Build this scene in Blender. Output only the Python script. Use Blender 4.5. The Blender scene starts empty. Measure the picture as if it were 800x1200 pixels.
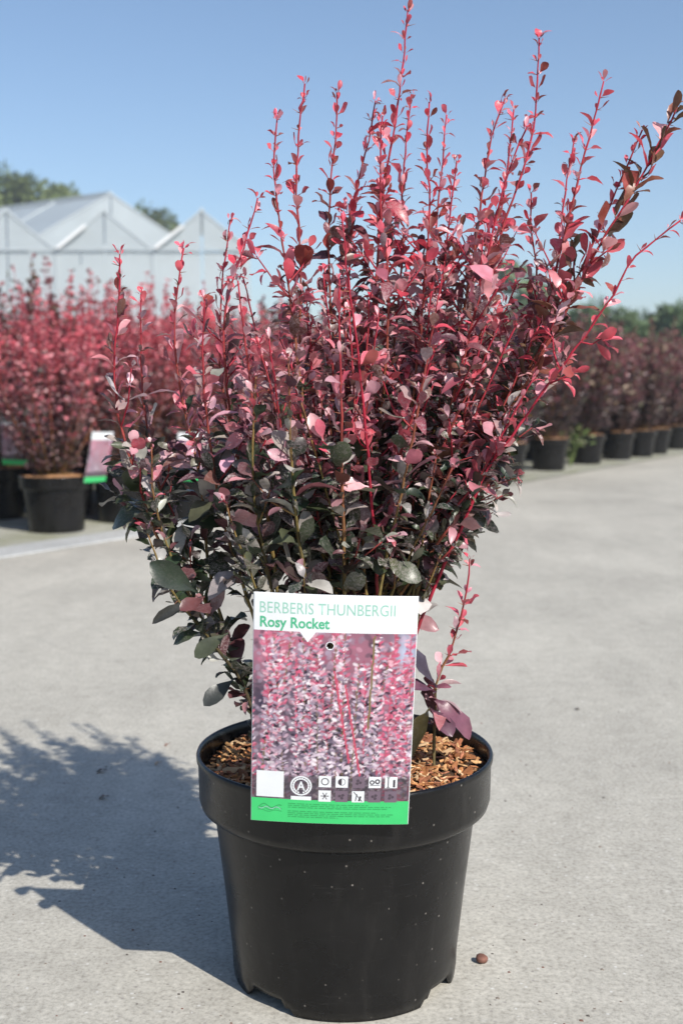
import bpy, bmesh, math, random
import numpy as np
from mathutils import Vector, Matrix

# ------------------------------------------------------------------ camera, sky, sun, exposure
scene = bpy.context.scene
CAM_H, PITCH, FPX = 0.557, math.radians(5.9), 1400.0
cam_data = bpy.data.cameras.new('camera')
cam = bpy.data.objects.new('camera', cam_data)
scene.collection.objects.link(cam)
scene.camera = cam
cam.location = (0, 0, CAM_H)
cam.rotation_euler = (math.radians(90) - PITCH, 0, 0)
cam_data.sensor_fit = 'VERTICAL'
cam_data.sensor_height = 36.0
cam_data.sensor_width = 24.0
cam_data.lens = 36.0 * FPX / 1200.0
cam_data.clip_start = 0.02
cam_data.clip_end = 2000.0
cam_data.dof.use_dof = True
cam_data.dof.focus_distance = 1.06
cam_data.dof.aperture_fstop = 7.5

SUN_DIR = Vector((-0.71, 0.90, -1.0)).normalized()      # the way the light travels
SUN_EL = math.asin(-SUN_DIR.z)
SUN_AZ = math.atan2(-SUN_DIR.x, -SUN_DIR.y)
world = bpy.data.worlds.new('World')
scene.world = world
world.use_nodes = True
wn = world.node_tree
sky_node = wn.nodes.new('ShaderNodeTexSky')
sky_node.sky_type = 'NISHITA'
sky_node.sun_disc = False
sky_node.sun_elevation = SUN_EL
sky_node.sun_rotation = SUN_AZ
sky_node.altitude = 0
sky_node.air_density = 1.0
sky_node.dust_density = 0.5
sky_node.ozone_density = 3.0
wn.links.new(sky_node.outputs[0], wn.nodes['Background'].inputs[0])
wn.nodes['Background'].inputs[1].default_value = 0.118

sun_data = bpy.data.lights.new('sun', 'SUN')
sun_data.energy = 5.0
sun_data.angle = math.radians(0.55)
sun_data.color = (1.0, 0.955, 0.88)
sun = bpy.data.objects.new('sun', sun_data)
scene.collection.objects.link(sun)
sun.rotation_euler = SUN_DIR.to_track_quat('-Z', 'Y').to_euler()
sun.location = (3, -4, 5)

vs = scene.view_settings
vs.view_transform = 'Standard'
vs.look = 'None'
vs.exposure = 0.28
vs.gamma = 1.0
vs.use_curve_mapping = False
scene.cycles.max_bounces = 6
scene.cycles.diffuse_bounces = 3
scene.cycles.transparent_max_bounces = 12

random.seed(7)
rng = np.random.default_rng(7)
COL = scene.collection

# ------------------------------------------------------------------ helpers
FWD = Vector((0, math.cos(PITCH), -math.sin(PITCH)))
UPV = Vector((0, math.sin(PITCH), math.cos(PITCH)))
def at(px, py, Y):
    """point in the place seen at photo pixel (px, py), Y metres ahead"""
    d = Vector((1, 0, 0)) * ((px - 400) / FPX) + UPV * (-(py - 600) / FPX) + FWD
    return Vector((0, 0, CAM_H)) + d * (Y / d.y)
def on_ground(px, py):
    d = Vector((1, 0, 0)) * ((px - 400) / FPX) + UPV * (-(py - 600) / FPX) + FWD
    return Vector((0, 0, CAM_H)) + d * (CAM_H / -d.z)
def proj(p):
    """numpy (n,3) -> photo pixels and depth"""
    q = np.asarray(p) - np.array([0, 0, CAM_H])
    zc = q @ np.array(FWD); xc = q[:, 0]; yc = q @ np.array(UPV)
    return 400 + FPX * xc / zc, 600 - FPX * yc / zc, zc

def tag(o, label=None, cat=None, group=None, kind=None):
    if label: o['label'] = label
    if cat: o['category'] = cat
    if group: o['group'] = group
    if kind: o['kind'] = kind
    return o
def thing(name, loc, label, cat, group=None, rz=0.0):
    o = bpy.data.objects.new(name, None)
    COL.objects.link(o)
    o.location = loc
    o.rotation_euler = (0, 0, rz)
    o.empty_display_size = 0.05
    return tag(o, label, cat, group)
def new_obj(name, mesh, parent=None, mat=None):
    o = bpy.data.objects.new(name, mesh)
    COL.objects.link(o)
    if parent is not None: o.parent = parent
    if mat is not None and not mesh.materials: mesh.materials.append(mat)
    return o
def mesh_from(name, verts, faces, cols=None, smooth=True, mat=None):
    me = bpy.data.meshes.new(name)
    me.from_pydata([tuple(v) for v in verts] if not isinstance(verts, np.ndarray) else verts.tolist(), [],
                   faces.tolist() if isinstance(faces, np.ndarray) else faces)
    if cols is not None:
        a = me.color_attributes.new('Col', 'FLOAT_COLOR', 'POINT')
        c = np.asarray(cols, dtype=np.float32)
        if c.shape[1] == 3: c = np.hstack([c, np.ones((len(c), 1), np.float32)])
        a.data.foreach_set('color', c.ravel())
    if smooth:
        me.polygons.foreach_set('use_smooth', [True] * len(me.polygons))
    if mat is not None: me.materials.append(mat)
    me.update()
    return me
class MB:
    """collects boxes, bars and sheets into one mesh"""
    def __init__(self): self.v = []; self.f = []
    def add(self, v, f):
        n = len(self.v); self.v += [tuple(p) for p in v]; self.f += [tuple(i + n for i in q) for q in f]
    def box(self, c, s, rot=None):
        x, y, z = s[0] / 2, s[1] / 2, s[2] / 2
        pts = [Vector(p) for p in ((-x,-y,-z),(x,-y,-z),(x,y,-z),(-x,y,-z),(-x,-y,z),(x,-y,z),(x,y,z),(-x,y,z))]
        if rot is not None: pts = [rot @ p for p in pts]
        self.add([p + Vector(c) for p in pts], [(0,3,2,1),(4,5,6,7),(0,1,5,4),(1,2,6,5),(2,3,7,6),(3,0,4,7)])
    def bar(self, a, b, w, h=None):
        a = Vector(a); b = Vector(b); d = b - a
        self.box((a + b) / 2, (w, h or w, d.length), d.to_track_quat('Z', 'Y').to_matrix())
    def slab(self, quad, t):
        q = [Vector(p) for p in quad]; n = (q[1] - q[0]).cross(q[3] - q[0]).normalized() * t
        self.add(q + [p - n for p in q], [(0,1,2,3),(7,6,5,4),(0,4,5,1),(1,5,6,2),(2,6,7,3),(3,7,4,0)])
    def mesh(self, name, mat=None, smooth=False): return mesh_from(name, self.v, self.f, None, smooth, mat)

# ------------------------------------------------------------------ materials
def node_mat(name):
    m = bpy.data.materials.new(name); m.use_nodes = True
    nt = m.node_tree
    return m, nt, nt.nodes['Principled BSDF'], nt.nodes['Material Output']
def nd(nt, t, **kw):
    n = nt.nodes.new(t)
    for k, v in kw.items():
        if k in n.inputs: n.inputs[k].default_value = v
        else: setattr(n, k, v)
    return n
def ramp(nt, src, stops):
    r = nt.nodes.new('ShaderNodeValToRGB')
    while len(r.color_ramp.elements) < len(stops): r.color_ramp.elements.new(0.5)
    for e, (p, c) in zip(r.color_ramp.elements, stops):
        e.position = p; e.color = (*c, 1) if len(c) == 3 else c
    nt.links.new(src, r.inputs[0])
    return r
def mixc(nt, fac, a, b, mode='MIX'):
    m = nt.nodes.new('ShaderNodeMix'); m.data_type = 'RGBA'; m.blend_type = mode
    for sock, val in ((m.inputs[0], fac), (m.inputs[6], a), (m.inputs[7], b)):
        if hasattr(val, 'is_linked'): nt.links.new(val, sock)
        elif isinstance(val, (int, float)): sock.default_value = val
        else: sock.default_value = (*val, 1) if len(val) == 3 else val
    return m.outputs[2]
def noise(nt, vec, scale, detail=4, rough=0.55, dist=0.0):
    n = nd(nt, 'ShaderNodeTexNoise', Scale=scale, Detail=detail, Roughness=rough, Distortion=dist)
    if vec is not None: nt.links.new(vec, n.inputs['Vector'])
    return n.outputs[0]
def world_pos(nt): return nt.nodes.new('ShaderNodeNewGeometry').outputs['Position']
def obj_pos(nt): return nt.nodes.new('ShaderNodeTexCoord').outputs['Object']
def bump(nt, h, strength, dist=0.01):
    b = nd(nt, 'ShaderNodeBump', Strength=strength, Distance=dist)
    nt.links.new(h, b.inputs['Height'])
    return b.outputs[0]

def simple_mat(name, col, rough=0.6, spec=0.4, var=0.15, scale=20.0):
    m, nt, b, o = node_mat(name)
    n = noise(nt, obj_pos(nt), scale)
    d = tuple(c * (1 - var) for c in col); l = tuple(min(1, c * (1 + var)) for c in col)
    nt.links.new(ramp(nt, n, [(0.3, d), (0.7, l)]).outputs[0], b.inputs['Base Color'])
    b.inputs['Roughness'].default_value = rough
    b.inputs['Specular IOR Level'].default_value = spec
    return m

def concrete_mat(name, base, tint, moss=0.0):
    m, nt, b, o = node_mat(name)
    p = world_pos(nt)
    mp = nd(nt, 'ShaderNodeMapping'); nt.links.new(p, mp.inputs[0]); mp.inputs['Rotation'].default_value = (0, 0, math.radians(28))
    mp.inputs['Scale'].default_value = (1.0, 0.28, 1.0)
    big = noise(nt, p, 1.1, 5, 0.6, 0.3)
    mid = noise(nt, mp.outputs[0], 9.0, 5, 0.6, 0.6)
    fine = noise(nt, p, 190.0, 5, 0.75)
    grit = nd(nt, 'ShaderNodeTexVoronoi', Scale=230.0); nt.links.new(p, grit.inputs['Vector'])
    c = ramp(nt, big, [(0.3, tuple(x * 0.86 for x in base)), (0.7, tuple(x * 1.08 for x in tint))]).outputs[0]
    c = mixc(nt, 1.0, c, ramp(nt, mid, [(0.3, (0.93, 0.93, 0.93)), (0.68, (1.06, 1.06, 1.06))]).outputs[0], 'MULTIPLY')
    c = mixc(nt, 1.0, c, ramp(nt, fine, [(0.28, (0.58, 0.57, 0.55)), (0.5, (1, 1, 1)), (0.75, (1.30, 1.30, 1.28))]).outputs[0], 'MULTIPLY')
    wn_ = nd(nt, 'ShaderNodeTexWhiteNoise'); wn_.noise_dimensions = '3D'
    nt.links.new(grit.outputs['Position'], wn_.inputs['Vector'])
    sel = ramp(nt, wn_.outputs[0], [(0.945, (0, 0, 0)), (0.955, (1, 1, 1))]).outputs[0]
    near = ramp(nt, grit.outputs['Distance'], [(0.25, (1, 1, 1)), (0.45, (0, 0, 0))]).outputs[0]
    f = mixc(nt, 1.0, sel, near, 'MULTIPLY')
    sp = ramp(nt, wn_.outputs[0], [(0.945, (0.24, 0.22, 0.20)), (0.962, (0.30, 0.28, 0.26)), (0.978, (0.62, 0.61, 0.58))])
    sp.color_ramp.interpolation = 'CONSTANT'
    fm = nd(nt, 'ShaderNodeMath', operation='MULTIPLY'); nt.links.new(f, fm.inputs[0]); fm.inputs[1].default_value = 0.75
    c = mixc(nt, fm.outputs[0], c, sp.outputs[0])
    chip = nd(nt, 'ShaderNodeTexVoronoi', Scale=75.0); nt.links.new(p, chip.inputs['Vector'])
    cw = nd(nt, 'ShaderNodeTexWhiteNoise'); cw.noise_dimensions = '3D'; nt.links.new(chip.outputs['Position'], cw.inputs['Vector'])
    cs = ramp(nt, cw.outputs[0], [(0.86, (0, 0, 0)), (1.0, (.7, .7, .7))]).outputs[0]
    cn = ramp(nt, chip.outputs['Distance'], [(0.08, (1, 1, 1)), (0.34, (0, 0, 0))]).outputs[0]
    c = mixc(nt, mixc(nt, 1.0, cs, cn, 'MULTIPLY'), c, (0.60, 0.58, 0.53))
    gm = noise(nt, p, 30.0, 5, 0.75, 0.6)
    c = mixc(nt, 1.0, c, ramp(nt, gm, [(0.3, (0.86, 0.855, 0.84)), (0.7, (1.10, 1.10, 1.09))]).outputs[0], 'MULTIPLY')
    # worn darker stains with a shape of their own
    st = noise(nt, p, 3.3, 6, 0.65, 1.2)
    sf = ramp(nt, st, [(0.60, (0, 0, 0)), (0.75, (0.16, 0.16, 0.16))]).outputs[0]
    c = mixc(nt, sf, c, tuple(x * 0.62 for x in base))
    cr = nd(nt, 'ShaderNodeTexVoronoi', Scale=0.42); cr.feature = 'DISTANCE_TO_EDGE'
    wob = nd(nt, 'ShaderNodeTexNoise', Scale=3.0, Detail=6.0); nt.links.new(p, wob.inputs['Vector'])
    wadd = nd(nt, 'ShaderNodeVectorMath', operation='ADD'); wsc = nd(nt, 'ShaderNodeVectorMath', operation='SCALE'); wsc.inputs['Scale'].default_value = 0.35
    nt.links.new(wob.outputs['Color'], wsc.inputs[0]); nt.links.new(p, wadd.inputs[0]); nt.links.new(wsc.outputs[0], wadd.inputs[1]); nt.links.new(wadd.outputs[0], cr.inputs['Vector'])
    cf = ramp(nt, cr.outputs['Distance'], [(0.0, (0.13, 0.13, 0.13)), (0.004, (0, 0, 0))]).outputs[0]
    c = mixc(nt, cf, c, (0.17, 0.16, 0.145))
    if moss:
        mo = noise(nt, p, 4.0, 6, 0.7, 0.5)
        mf = ramp(nt, mo, [(0.36, (0, 0, 0)), (0.62, (moss, moss, moss))]).outputs[0]
        c = mixc(nt, mf, c, (0.21, 0.215, 0.12))
    nt.links.new(c, b.inputs['Base Color'])
    b.inputs['Roughness'].default_value = 0.88
    b.inputs['Specular IOR Level'].default_value = 0.25
    mh = mixc(nt, 0.55, mid, fine)
    nt.links.new(bump(nt, mixc(nt, 0.5, mh, noise(nt, p, 520.0, 3, 0.7)), 0.26, 0.003), b.inputs['Normal'])
    return m

def leaf_mat(name, per_object, trans=0.22, rough=0.40, spec=0.5):
    m, nt, b, o = node_mat(name)
    if per_object:
        oi = nt.nodes.new('ShaderNodeObjectInfo'); col = oi.outputs['Color']; al = oi.outputs['Alpha']
    else:
        at_ = nt.nodes.new('ShaderNodeVertexColor'); at_.layer_name = 'Col'; col = at_.outputs['Color']; al = at_.outputs['Alpha']
    p = world_pos(nt)
    fl = noise(nt, p, 380.0, 4, 0.7, 1.2)
    flf = ramp(nt, fl, [(0.46, (0, 0, 0)), (0.66, (1, 1, 1))]).outputs[0]
    pale = mixc(nt, 0.72, col, (0.62, 0.52, 0.52))
    vf = nd(nt, 'ShaderNodeMath', operation='MULTIPLY'); nt.links.new(flf, vf.inputs[0]); nt.links.new(al, vf.inputs[1])
    c = mixc(nt, vf.outputs[0], col, pale)
    br = noise(nt, p, 70.0, 2)
    c = mixc(nt, 1.0, c, ramp(nt, br, [(0.3, (0.74, 0.74, 0.74)), (0.7, (1.2, 1.2, 1.2))]).outputs[0], 'MULTIPLY')
    nt.links.new(c, b.inputs['Base Color'])
    b.inputs['Roughness'].default_value = rough
    b.inputs['Specular IOR Level'].default_value = spec
    nt.links.new(bump(nt, noise(nt, p, 320.0, 2), 0.10, 0.0015), b.inputs['Normal'])
    tr = nt.nodes.new('ShaderNodeBsdfTranslucent'); nt.links.new(c, tr.inputs[0])
    mx = nt.nodes.new('ShaderNodeMixShader'); mx.inputs[0].default_value = trans
    nt.links.new(b.outputs[0], mx.inputs[1]); nt.links.new(tr.outputs[0], mx.inputs[2]); nt.links.new(mx.outputs[0], o.inputs[0])
    return m

def vcol_mat(name, rough=0.6, spec=0.4, bump_scale=None, bump_s=0.4):
    m, nt, b, o = node_mat(name)
    a = nt.nodes.new('ShaderNodeVertexColor'); a.layer_name = 'Col'
    c = a.outputs[0]
    if bump_scale:
        n = noise(nt, world_pos(nt), bump_scale, 4)
        c = mixc(nt, 1.0, c, ramp(nt, n, [(0.3, (0.72, 0.72, 0.72)), (0.7, (1.2, 1.2, 1.2))]).outputs[0], 'MULTIPLY')
        nt.links.new(bump(nt, n, bump_s, 0.002), b.inputs['Normal'])
    nt.links.new(c, b.inputs['Base Color'])
    b.inputs['Roughness'].default_value = rough; b.inputs['Specular IOR Level'].default_value = spec
    return m

def pot_mat():
    m, nt, b, o = node_mat('black_pot_plastic')
    p = obj_pos(nt)
    n1 = noise(nt, p, 16.0, 6, 0.65, 0.4); n2 = noise(nt, p, 110.0, 4, 0.7)
    c = ramp(nt, n1, [(0.3, (0.0035, 0.0035, 0.004)), (0.72, (0.0085, 0.008, 0.008))]).outputs[0]
    v = nd(nt, 'ShaderNodeTexVoronoi', Scale=130.0); nt.links.new(p, v.inputs['Vector'])
    w = nd(nt, 'ShaderNodeTexWhiteNoise'); w.noise_dimensions = '3D'; nt.links.new(v.outputs['Position'], w.inputs['Vector'])
    sel = ramp(nt, w.outputs[0], [(0.72, (0, 0, 0)), (1.0, (1, 1, 1))]).outputs[0]
    near = ramp(nt, v.outputs['Distance'], [(0.07, (1, 1, 1)), (0.16, (0, 0, 0))]).outputs[0]
    c = mixc(nt, mixc(nt, 1.0, sel, near, 'MULTIPLY'), c, (0.20, 0.18, 0.16))
    # scuffs
    ms = nd(nt, 'ShaderNodeMapping'); nt.links.new(p, ms.inputs[0]); ms.inputs['Scale'].default_value = (1, 1, 9.0); ms.inputs['Rotation'].default_value = (.3, .25, 0)
    sc = noise(nt, ms.outputs[0], 24.0, 6, 0.75, 1.5)
    c = mixc(nt, ramp(nt, sc, [(0.60, (0, 0, 0)), (0.72, (0.10, 0.10, 0.10))]).outputs[0], c, (0.22, 0.21, 0.20))
    # dust film in streaks
    mp = nd(nt, 'ShaderNodeMapping'); nt.links.new(p, mp.inputs[0]); mp.inputs['Scale'].default_value = (1, 1, 0.12)
    stx = noise(nt, mp.outputs[0], 42.0, 5, 0.7)
    c = mixc(nt, ramp(nt, stx, [(0.52, (0, 0, 0)), (0.8, (0.09, 0.09, 0.09))]).outputs[0], c, (0.14, 0.13, 0.12))
    nt.links.new(c, b.inputs['Base Color'])
    nt.links.new(ramp(nt, n1, [(0.3, (0.20, 0.20, 0.20)), (0.7, (0.40, 0.40, 0.40))]).outputs[0], b.inputs['Roughness'])
    b.inputs['Specular IOR Level'].default_value = 0.34
    nt.links.new(bump(nt, mixc(nt, 0.4, n1, n2), 0.16, 0.004), b.inputs['Normal'])
    return m

M = dict(
    road=concrete_mat('road_concrete', (0.425, 0.402, 0.355), (0.450, 0.427, 0.376)),
    bed=concrete_mat('bed_concrete', (0.36, 0.355, 0.32), (0.43, 0.42, 0.38), 0.75),
    kerb=concrete_mat('kerb_concrete', (0.41, 0.415, 0.41), (0.45, 0.455, 0.45)),
    leaf=leaf_mat('leaf_single', True, 0.28, 0.36), leafmass=leaf_mat('leaf_mass', False, 0.28, 0.36),
    bgleaf=leaf_mat('nursery_leaf', False, 0.22, 0.36, 0.5),
    green=leaf_mat('tree_leaf', False, 0.42, 0.55, 0.3),
    stem=vcol_mat('stem_bark', 0.6, 0.3, 160.0, 0.4),
    wood=simple_mat('tree_bark', (0.12, 0.09, 0.065), 0.9, 0.2, 0.35, 8.0),
    pot=pot_mat(),
)

# ------------------------------------------------------------------ ground, bed, kerb
def sheet(name, pts, z, mat):
    me = mesh_from(name, [(p[0], p[1], z) for p in pts], [tuple(range(len(pts)))], None, False, mat)
    return tag(new_obj(name, me), kind='structure')
sheet('ground', [(-150, -25), (150, -25), (150, 210), (-150, 210)], 0.0, M['road'])
# the front edge of the standing bed, from beyond the left of the picture to beyond its right
edge_px = [(-260, 700), (-120, 677), (0, 655), (150, 631), (300, 605), (450, 586), (600, 569), (700, 551), (800, 533), (900, 516)]
edge = [on_ground(*p) for p in edge_px]
d_end = (edge[-1] - edge[-2]).normalized()
edge = [edge[0] - (edge[1] - edge[0]) * 4] + edge + [edge[-1] + d_end * 30]
nrm = Vector((-0.85, 0.53, 0))                      # from the road into the bed
bed_pts = [e + nrm * (0.165 if i < 7 else 0.02) for i, e in enumerate(edge)]
back = [e + nrm * 14 for e in edge]
sheet('nursery_bed', [(p.x, p.y) for p in bed_pts] + [(p.x, p.y) for p in reversed(back)], 0.005, M['bed'])
kv, kf = [], []
kerb_edge = edge[:7]
for e in kerb_edge:
    a = e; b = e + nrm * 0.17
    kv += [(a.x, a.y, 0.0005), (a.x + nrm.x * .008, a.y + nrm.y * .008, 0.006), (b.x, b.y, 0.008), (b.x, b.y, 0.0005)]
for i in range(len(kerb_edge) - 1):
    for k in range(3):
        kf.append((i * 4 + k, (i + 1) * 4 + k, (i + 1) * 4 + k + 1, i * 4 + k + 1))
tag(new_obj('kerb', mesh_from('kerb', kv, kf, None, False, M['kerb'])), kind='structure')

# ------------------------------------------------------------------ plant pots
def lathe(profile, seg, notches=None):
    v, f = [], []
    for r, z, lift in profile:
        for i in range(seg):
            a = 2 * math.pi * i / seg
            zz = z
            if notches and lift > 0:
                deg = math.degrees(a)
                for c, w in notches:
                    dd = abs((deg - c + 180) % 360 - 180)
                    if dd < w / 2: zz = z + lift
                    elif dd < w / 2 + 4: zz = z + lift * 0.45
            v.append((r * math.sin(a), -r * math.cos(a), zz))      # angle 0 faces -Y, grows towards +X
    for j in range(len(profile) - 1):
        for i in range(seg):
            k = (i + 1) % seg
            f.append((j * seg + i, j * seg + k, (j + 1) * seg + k, (j + 1) * seg + i))
    return v, f
def pot_meshes(seg, detail):
    notch = [(-42, 22), (56, 20), (150, 22), (240, 20)] if detail else None
    wall = [(0.1035, 0.0, 0.013), (0.1062, 0.0012, 0.012), (0.1075, 0.012, 0.006), (0.1078, 0.024, 0), (0.1150, 0.090, 0), (0.1232, 0.158, 0), (0.1245, 0.166, 0)]
    inner = [(0.1212, 0.166, 0), (0.1050, 0.026, 0), (0.1025, 0.0165, 0)]
    v, f = lathe(wall + inner, seg, notch)
    n = len(v)
    v.append((0, 0, 0.0165)); last = (len(wall + inner) - 1) * seg
    f += [(last + i, last + (i + 1) % seg, n) for i in range(seg)]
    # close between inner bottom ring and the foot ring
    f += [(last + (i + 1) % seg, last + i, i, (i + 1) % seg) for i in range(seg)]
    w = mesh_from('pot_wall', v, f, None, True, M['pot'])
    rim = [(0.1252, 0.1625, 0), (0.1305, 0.1640, 0), (0.1358, 0.1685, 0), (0.1377, 0.1750, 0), (0.1384, 0.2080, 0), (0.1398, 0.2110, 0), (0.1402, 0.2148, 0),
           (0.1394, 0.2168, 0), (0.1376, 0.2172, 0), (0.1362, 0.2155, 0), (0.1352, 0.2100, 0), (0.1340, 0.1780, 0), (0.1250, 0.1665, 0)]
    rv, rf = lathe(rim, seg)
    r = mesh_from('rim', rv, rf, None, True, M['pot'])
    return w, r
SOIL_Z = 0.199
def soil_height(x, y):
    r = math.hypot(x, y) / 0.134
    return SOIL_Z + 0.008 * (1 - r * r) + 0.0035 * math.sin(41 * x + 3) * math.sin(37 * y + 1)
soil_mat = simple_mat('potting_soil', (0.060, 0.036, 0.022), 0.95, 0.2, 0.5, 160.0)
def soil_mesh(seg, rings):
    v = [(0, 0, soil_height(0, 0))]; f = []
    for j in range(1, rings + 1):
        r = 0.1343 * j / rings
        for i in range(seg):
            a = 2 * math.pi * i / seg; x, y = r * math.cos(a), r * math.sin(a)
            v.append((x, y, soil_height(x, y)))
    for i in range(seg): f.append((0, 1 + i, 1 + (i + 1) % seg))
    for j in range(rings - 1):
        for i in range(seg):
            a = 1 + j * seg + i; b = 1 + j * seg + (i + 1) % seg
            f.append((a, a + seg, b + seg, b))
    return mesh_from('soil', v, f, None, True, soil_mat)

POT = Vector((0.003, 1.108, 0.0))
main_pot = thing('plant_pot', POT, 'large glossy black plastic pot with dusty wall standing alone on the concrete road', 'pot')
w_, r_ = pot_meshes(144, True)
new_obj('pot_wall', w_, main_pot); new_obj('rim', r_, main_pot)
soil = new_obj('soil', soil_mesh(48, 10), main_pot)

# bark chips on the soil
chip_mat, nt_, b_, _o = node_mat('bark_chip')
oi_ = nt_.nodes.new('ShaderNodeObjectInfo')
g_ = noise(nt_, obj_pos(nt_), 260.0, 4, 0.7, 0.6)
nt_.links.new(mixc(nt_, 1.0, oi_.outputs['Color'], ramp(nt_, g_, [(0.28, (0.55, 0.5, 0.45)), (0.7, (1.25, 1.2, 1.15))]).outputs[0], 'MULTIPLY'), b_.inputs['Base Color'])
b_.inputs['Roughness'].default_value = 0.85; b_.inputs['Specular IOR Level'].default_value = 0.2
nt_.links.new(bump(nt_, g_, 0.6, 0.002), b_.inputs['Normal'])
chip_vmat = vcol_mat('bark_litter', 0.9, 0.2, 260.0, 0.6)
def chip_verts(rs):
    """a splintery flake about one unit long"""
    n = 5; v = []
    for i in range(n):
        t = i / (n - 1) - 0.5
        w = (0.20 - 0.28 * abs(t) ** 1.6) * rs.uniform(0.7, 1.25)
        yo = rs.uniform(-0.04, 0.04); zo = rs.uniform(-0.03, 0.05)
        h = 0.09 * rs.uniform(0.6, 1.2)
        v += [(t + rs.uniform(-.03, .03), yo - w, zo), (t + rs.uniform(-.03, .03), yo + w * 0.9, zo - 0.01), (t, yo + w * .5, zo + h), (t, yo - w * .6, zo + h * .8)]
    f = [(3, 2, 1, 0), tuple(range((n - 1) * 4, n * 4))]
    for i in range(n - 1):
        a = i * 4; b = a + 4
        for k in range(4): f.append((a + k, a + (k + 1) % 4, b + (k + 1) % 4, b + k))
    return v, f
CHIPCOL = [(0.58, 0.30, 0.13), (0.50, 0.22, 0.085), (0.64, 0.38, 0.18), (0.34, 0.14, 0.06), (0.66, 0.45, 0.26), (0.44, 0.18, 0.10), (0.22, 0.09, 0.045)]
rc = random.Random(3)
chip_meshes = []
for i in range(9):
    v, f = chip_verts(rc); chip_meshes.append(mesh_from('bark_chip', v, f, None, False, chip_mat))
lv, lf, lc = [], [], []
def chip_matrix(big):
    while True:
        x, y = rc.uniform(-.13, .13), rc.uniform(-.13, .13)
        if math.hypot(x, y) < 0.127: break
    s = rc.uniform(0.011, 0.022) if big else rc.uniform(0.006, 0.013)
    m = Matrix.Translation((x, y, soil_height(x, y) + rc.uniform(0.0005, 0.005))) @ Matrix.Rotation(rc.uniform(0, 6.3), 4, 'Z') @ Matrix.Rotation(rc.gauss(0, .28), 4, 'Y') @ Matrix.Rotation(rc.gauss(0, .4), 4, 'X') @ Matrix.Diagonal((s, s * rc.uniform(.7, 1.3), s, 1))
    return m
for k in range(1500):
    m = chip_matrix(False); v, f = chip_verts(rc); n = len(lv)
    lv += [tuple(m @ Vector(p)) for p in v]; lf += [tuple(i + n for i in q) for q in f]
    c = rc.choice(CHIPCOL); g = rc.uniform(.7, 1.2); lc += [tuple(x * g for x in c)] * len(v)
tag(new_obj('bark_litter', mesh_from('bark_litter', lv, lf, lc, False, chip_vmat), soil), kind='stuff')
for k in range(230):
    o = new_obj('bark_chip', chip_meshes[k % 9], soil)
    o.matrix_local = chip_matrix(True)
    c = rc.choice(CHIPCOL[:6]); g = rc.uniform(.75, 1.2); o.color = (*[x * g for x in c], 1)

# ------------------------------------------------------------------ leaves
LT = [0.0, 0.14, 0.36, 0.60, 0.80, 0.94, 1.0]
LW = [0.016, 0.035, 0.16, 0.245, 0.235, 0.14, 0.014]
def leaf_shape(curl, fold, twist, wid, wave=0.0, skew=0.0, mid=0.0):
    """obovate leaf one unit long: +Y along the leaf, +Z its upper face"""
    v = []
    for t, w in zip(LT, LW):
        w = w * wid * (1 + mid * (0.55 - t) * 1.1)
        z = -curl * (t - 0.35) * abs(t - 0.1) ; y = t * (1 - 0.10 * abs(curl))
        tw = twist * t
        for sx, zz in ((-1 - skew, fold * w + wave * .06 * math.sin(9 * t)), (0, 0), (1 - skew, fold * w + wave * .06 * math.sin(8 * t + 2))):
            x = sx * w + skew * .12 * math.sin(t * 3.1)
            v.append((x * math.cos(tw) - zz * math.sin(tw), y, z + x * math.sin(tw) + zz * math.cos(tw)))
    f = []
    for i in range(len(LT) - 1):
        for k in range(2):
            f.append((i * 3 + k, i * 3 + k + 1, i * 3 + k + 4, i * 3 + k + 3))
    return np.array(v), f
rl = random.Random(11)
LEAF = [leaf_shape(*q) for q in
        [(0.25, 0.30, 0.1, 1.0, .5, .1, 0), (0.65, 0.22, -0.35, 0.9, 1.0, -.15, .2), (0.05, 0.55, 0.3, 0.8, .3, .2, .5), (1.0, 0.15, 0.4, 1.1, 1.2, 0, -.1), (-0.35, 0.40, -0.25, 0.75, .8, -.2, .4),
         (0.45, 0.75, 0.1, 0.7, .6, .1, .3), (1.3, 0.45, -0.3, 0.85, .9, .25, .1), (0.15, 0.10, 0.5, 1.2, 1.4, -.1, -.2), (-0.6, 0.25, 0.2, 0.95, 1.0, .15, 0), (0.8, 0.95, -0.1, 0.65, .4, 0, .5)]]
LEAF_ME = [mesh_from('leaf', v, f, None, True, M['leaf']) for v, f in LEAF]

YOUNG = [((.70, .13, .175), 5), ((.62, .065, .10), 5), ((.32, .07, .06), 2), ((.76, .32, .36), 4), ((.52, .085, .11), 4), ((.24, .06, .055), 2)]
MIDL = [((.56, .18, .22), 4), ((.25, .065, .085), 3), ((.68, .36, .40), 5), ((.095, .032, .046), 3), ((.15, .062, .05), 3), ((.60, .11, .15), 3), ((.42, .27, .28), 2)]
OLD = [((.040, .054, .026), 6), ((.056, .040, .036), 3), ((.095, .10, .060), 4), ((.13, .05, .055), 2), ((.032, .052, .030), 4), ((.34, .31, .28), 3), ((.42, .21, .24), 2), ((.54, .50, .47), 1)]  # near-white tones: pale variegation plus sun glints put into the leaf colour
BROWN = [((.17, .068, .040), 4), ((.12, .060, .034), 3), ((.24, .085, .055), 3), ((.085, .06, .034), 2)]
def pick(pal):
    c = rl.choices([p for p, _ in pal], [w for _, w in pal])[0]
    g = rl.uniform(.8, 1.2)
    return tuple(min(.85, x * g * rl.uniform(.93, 1.07)) for x in c)

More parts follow.
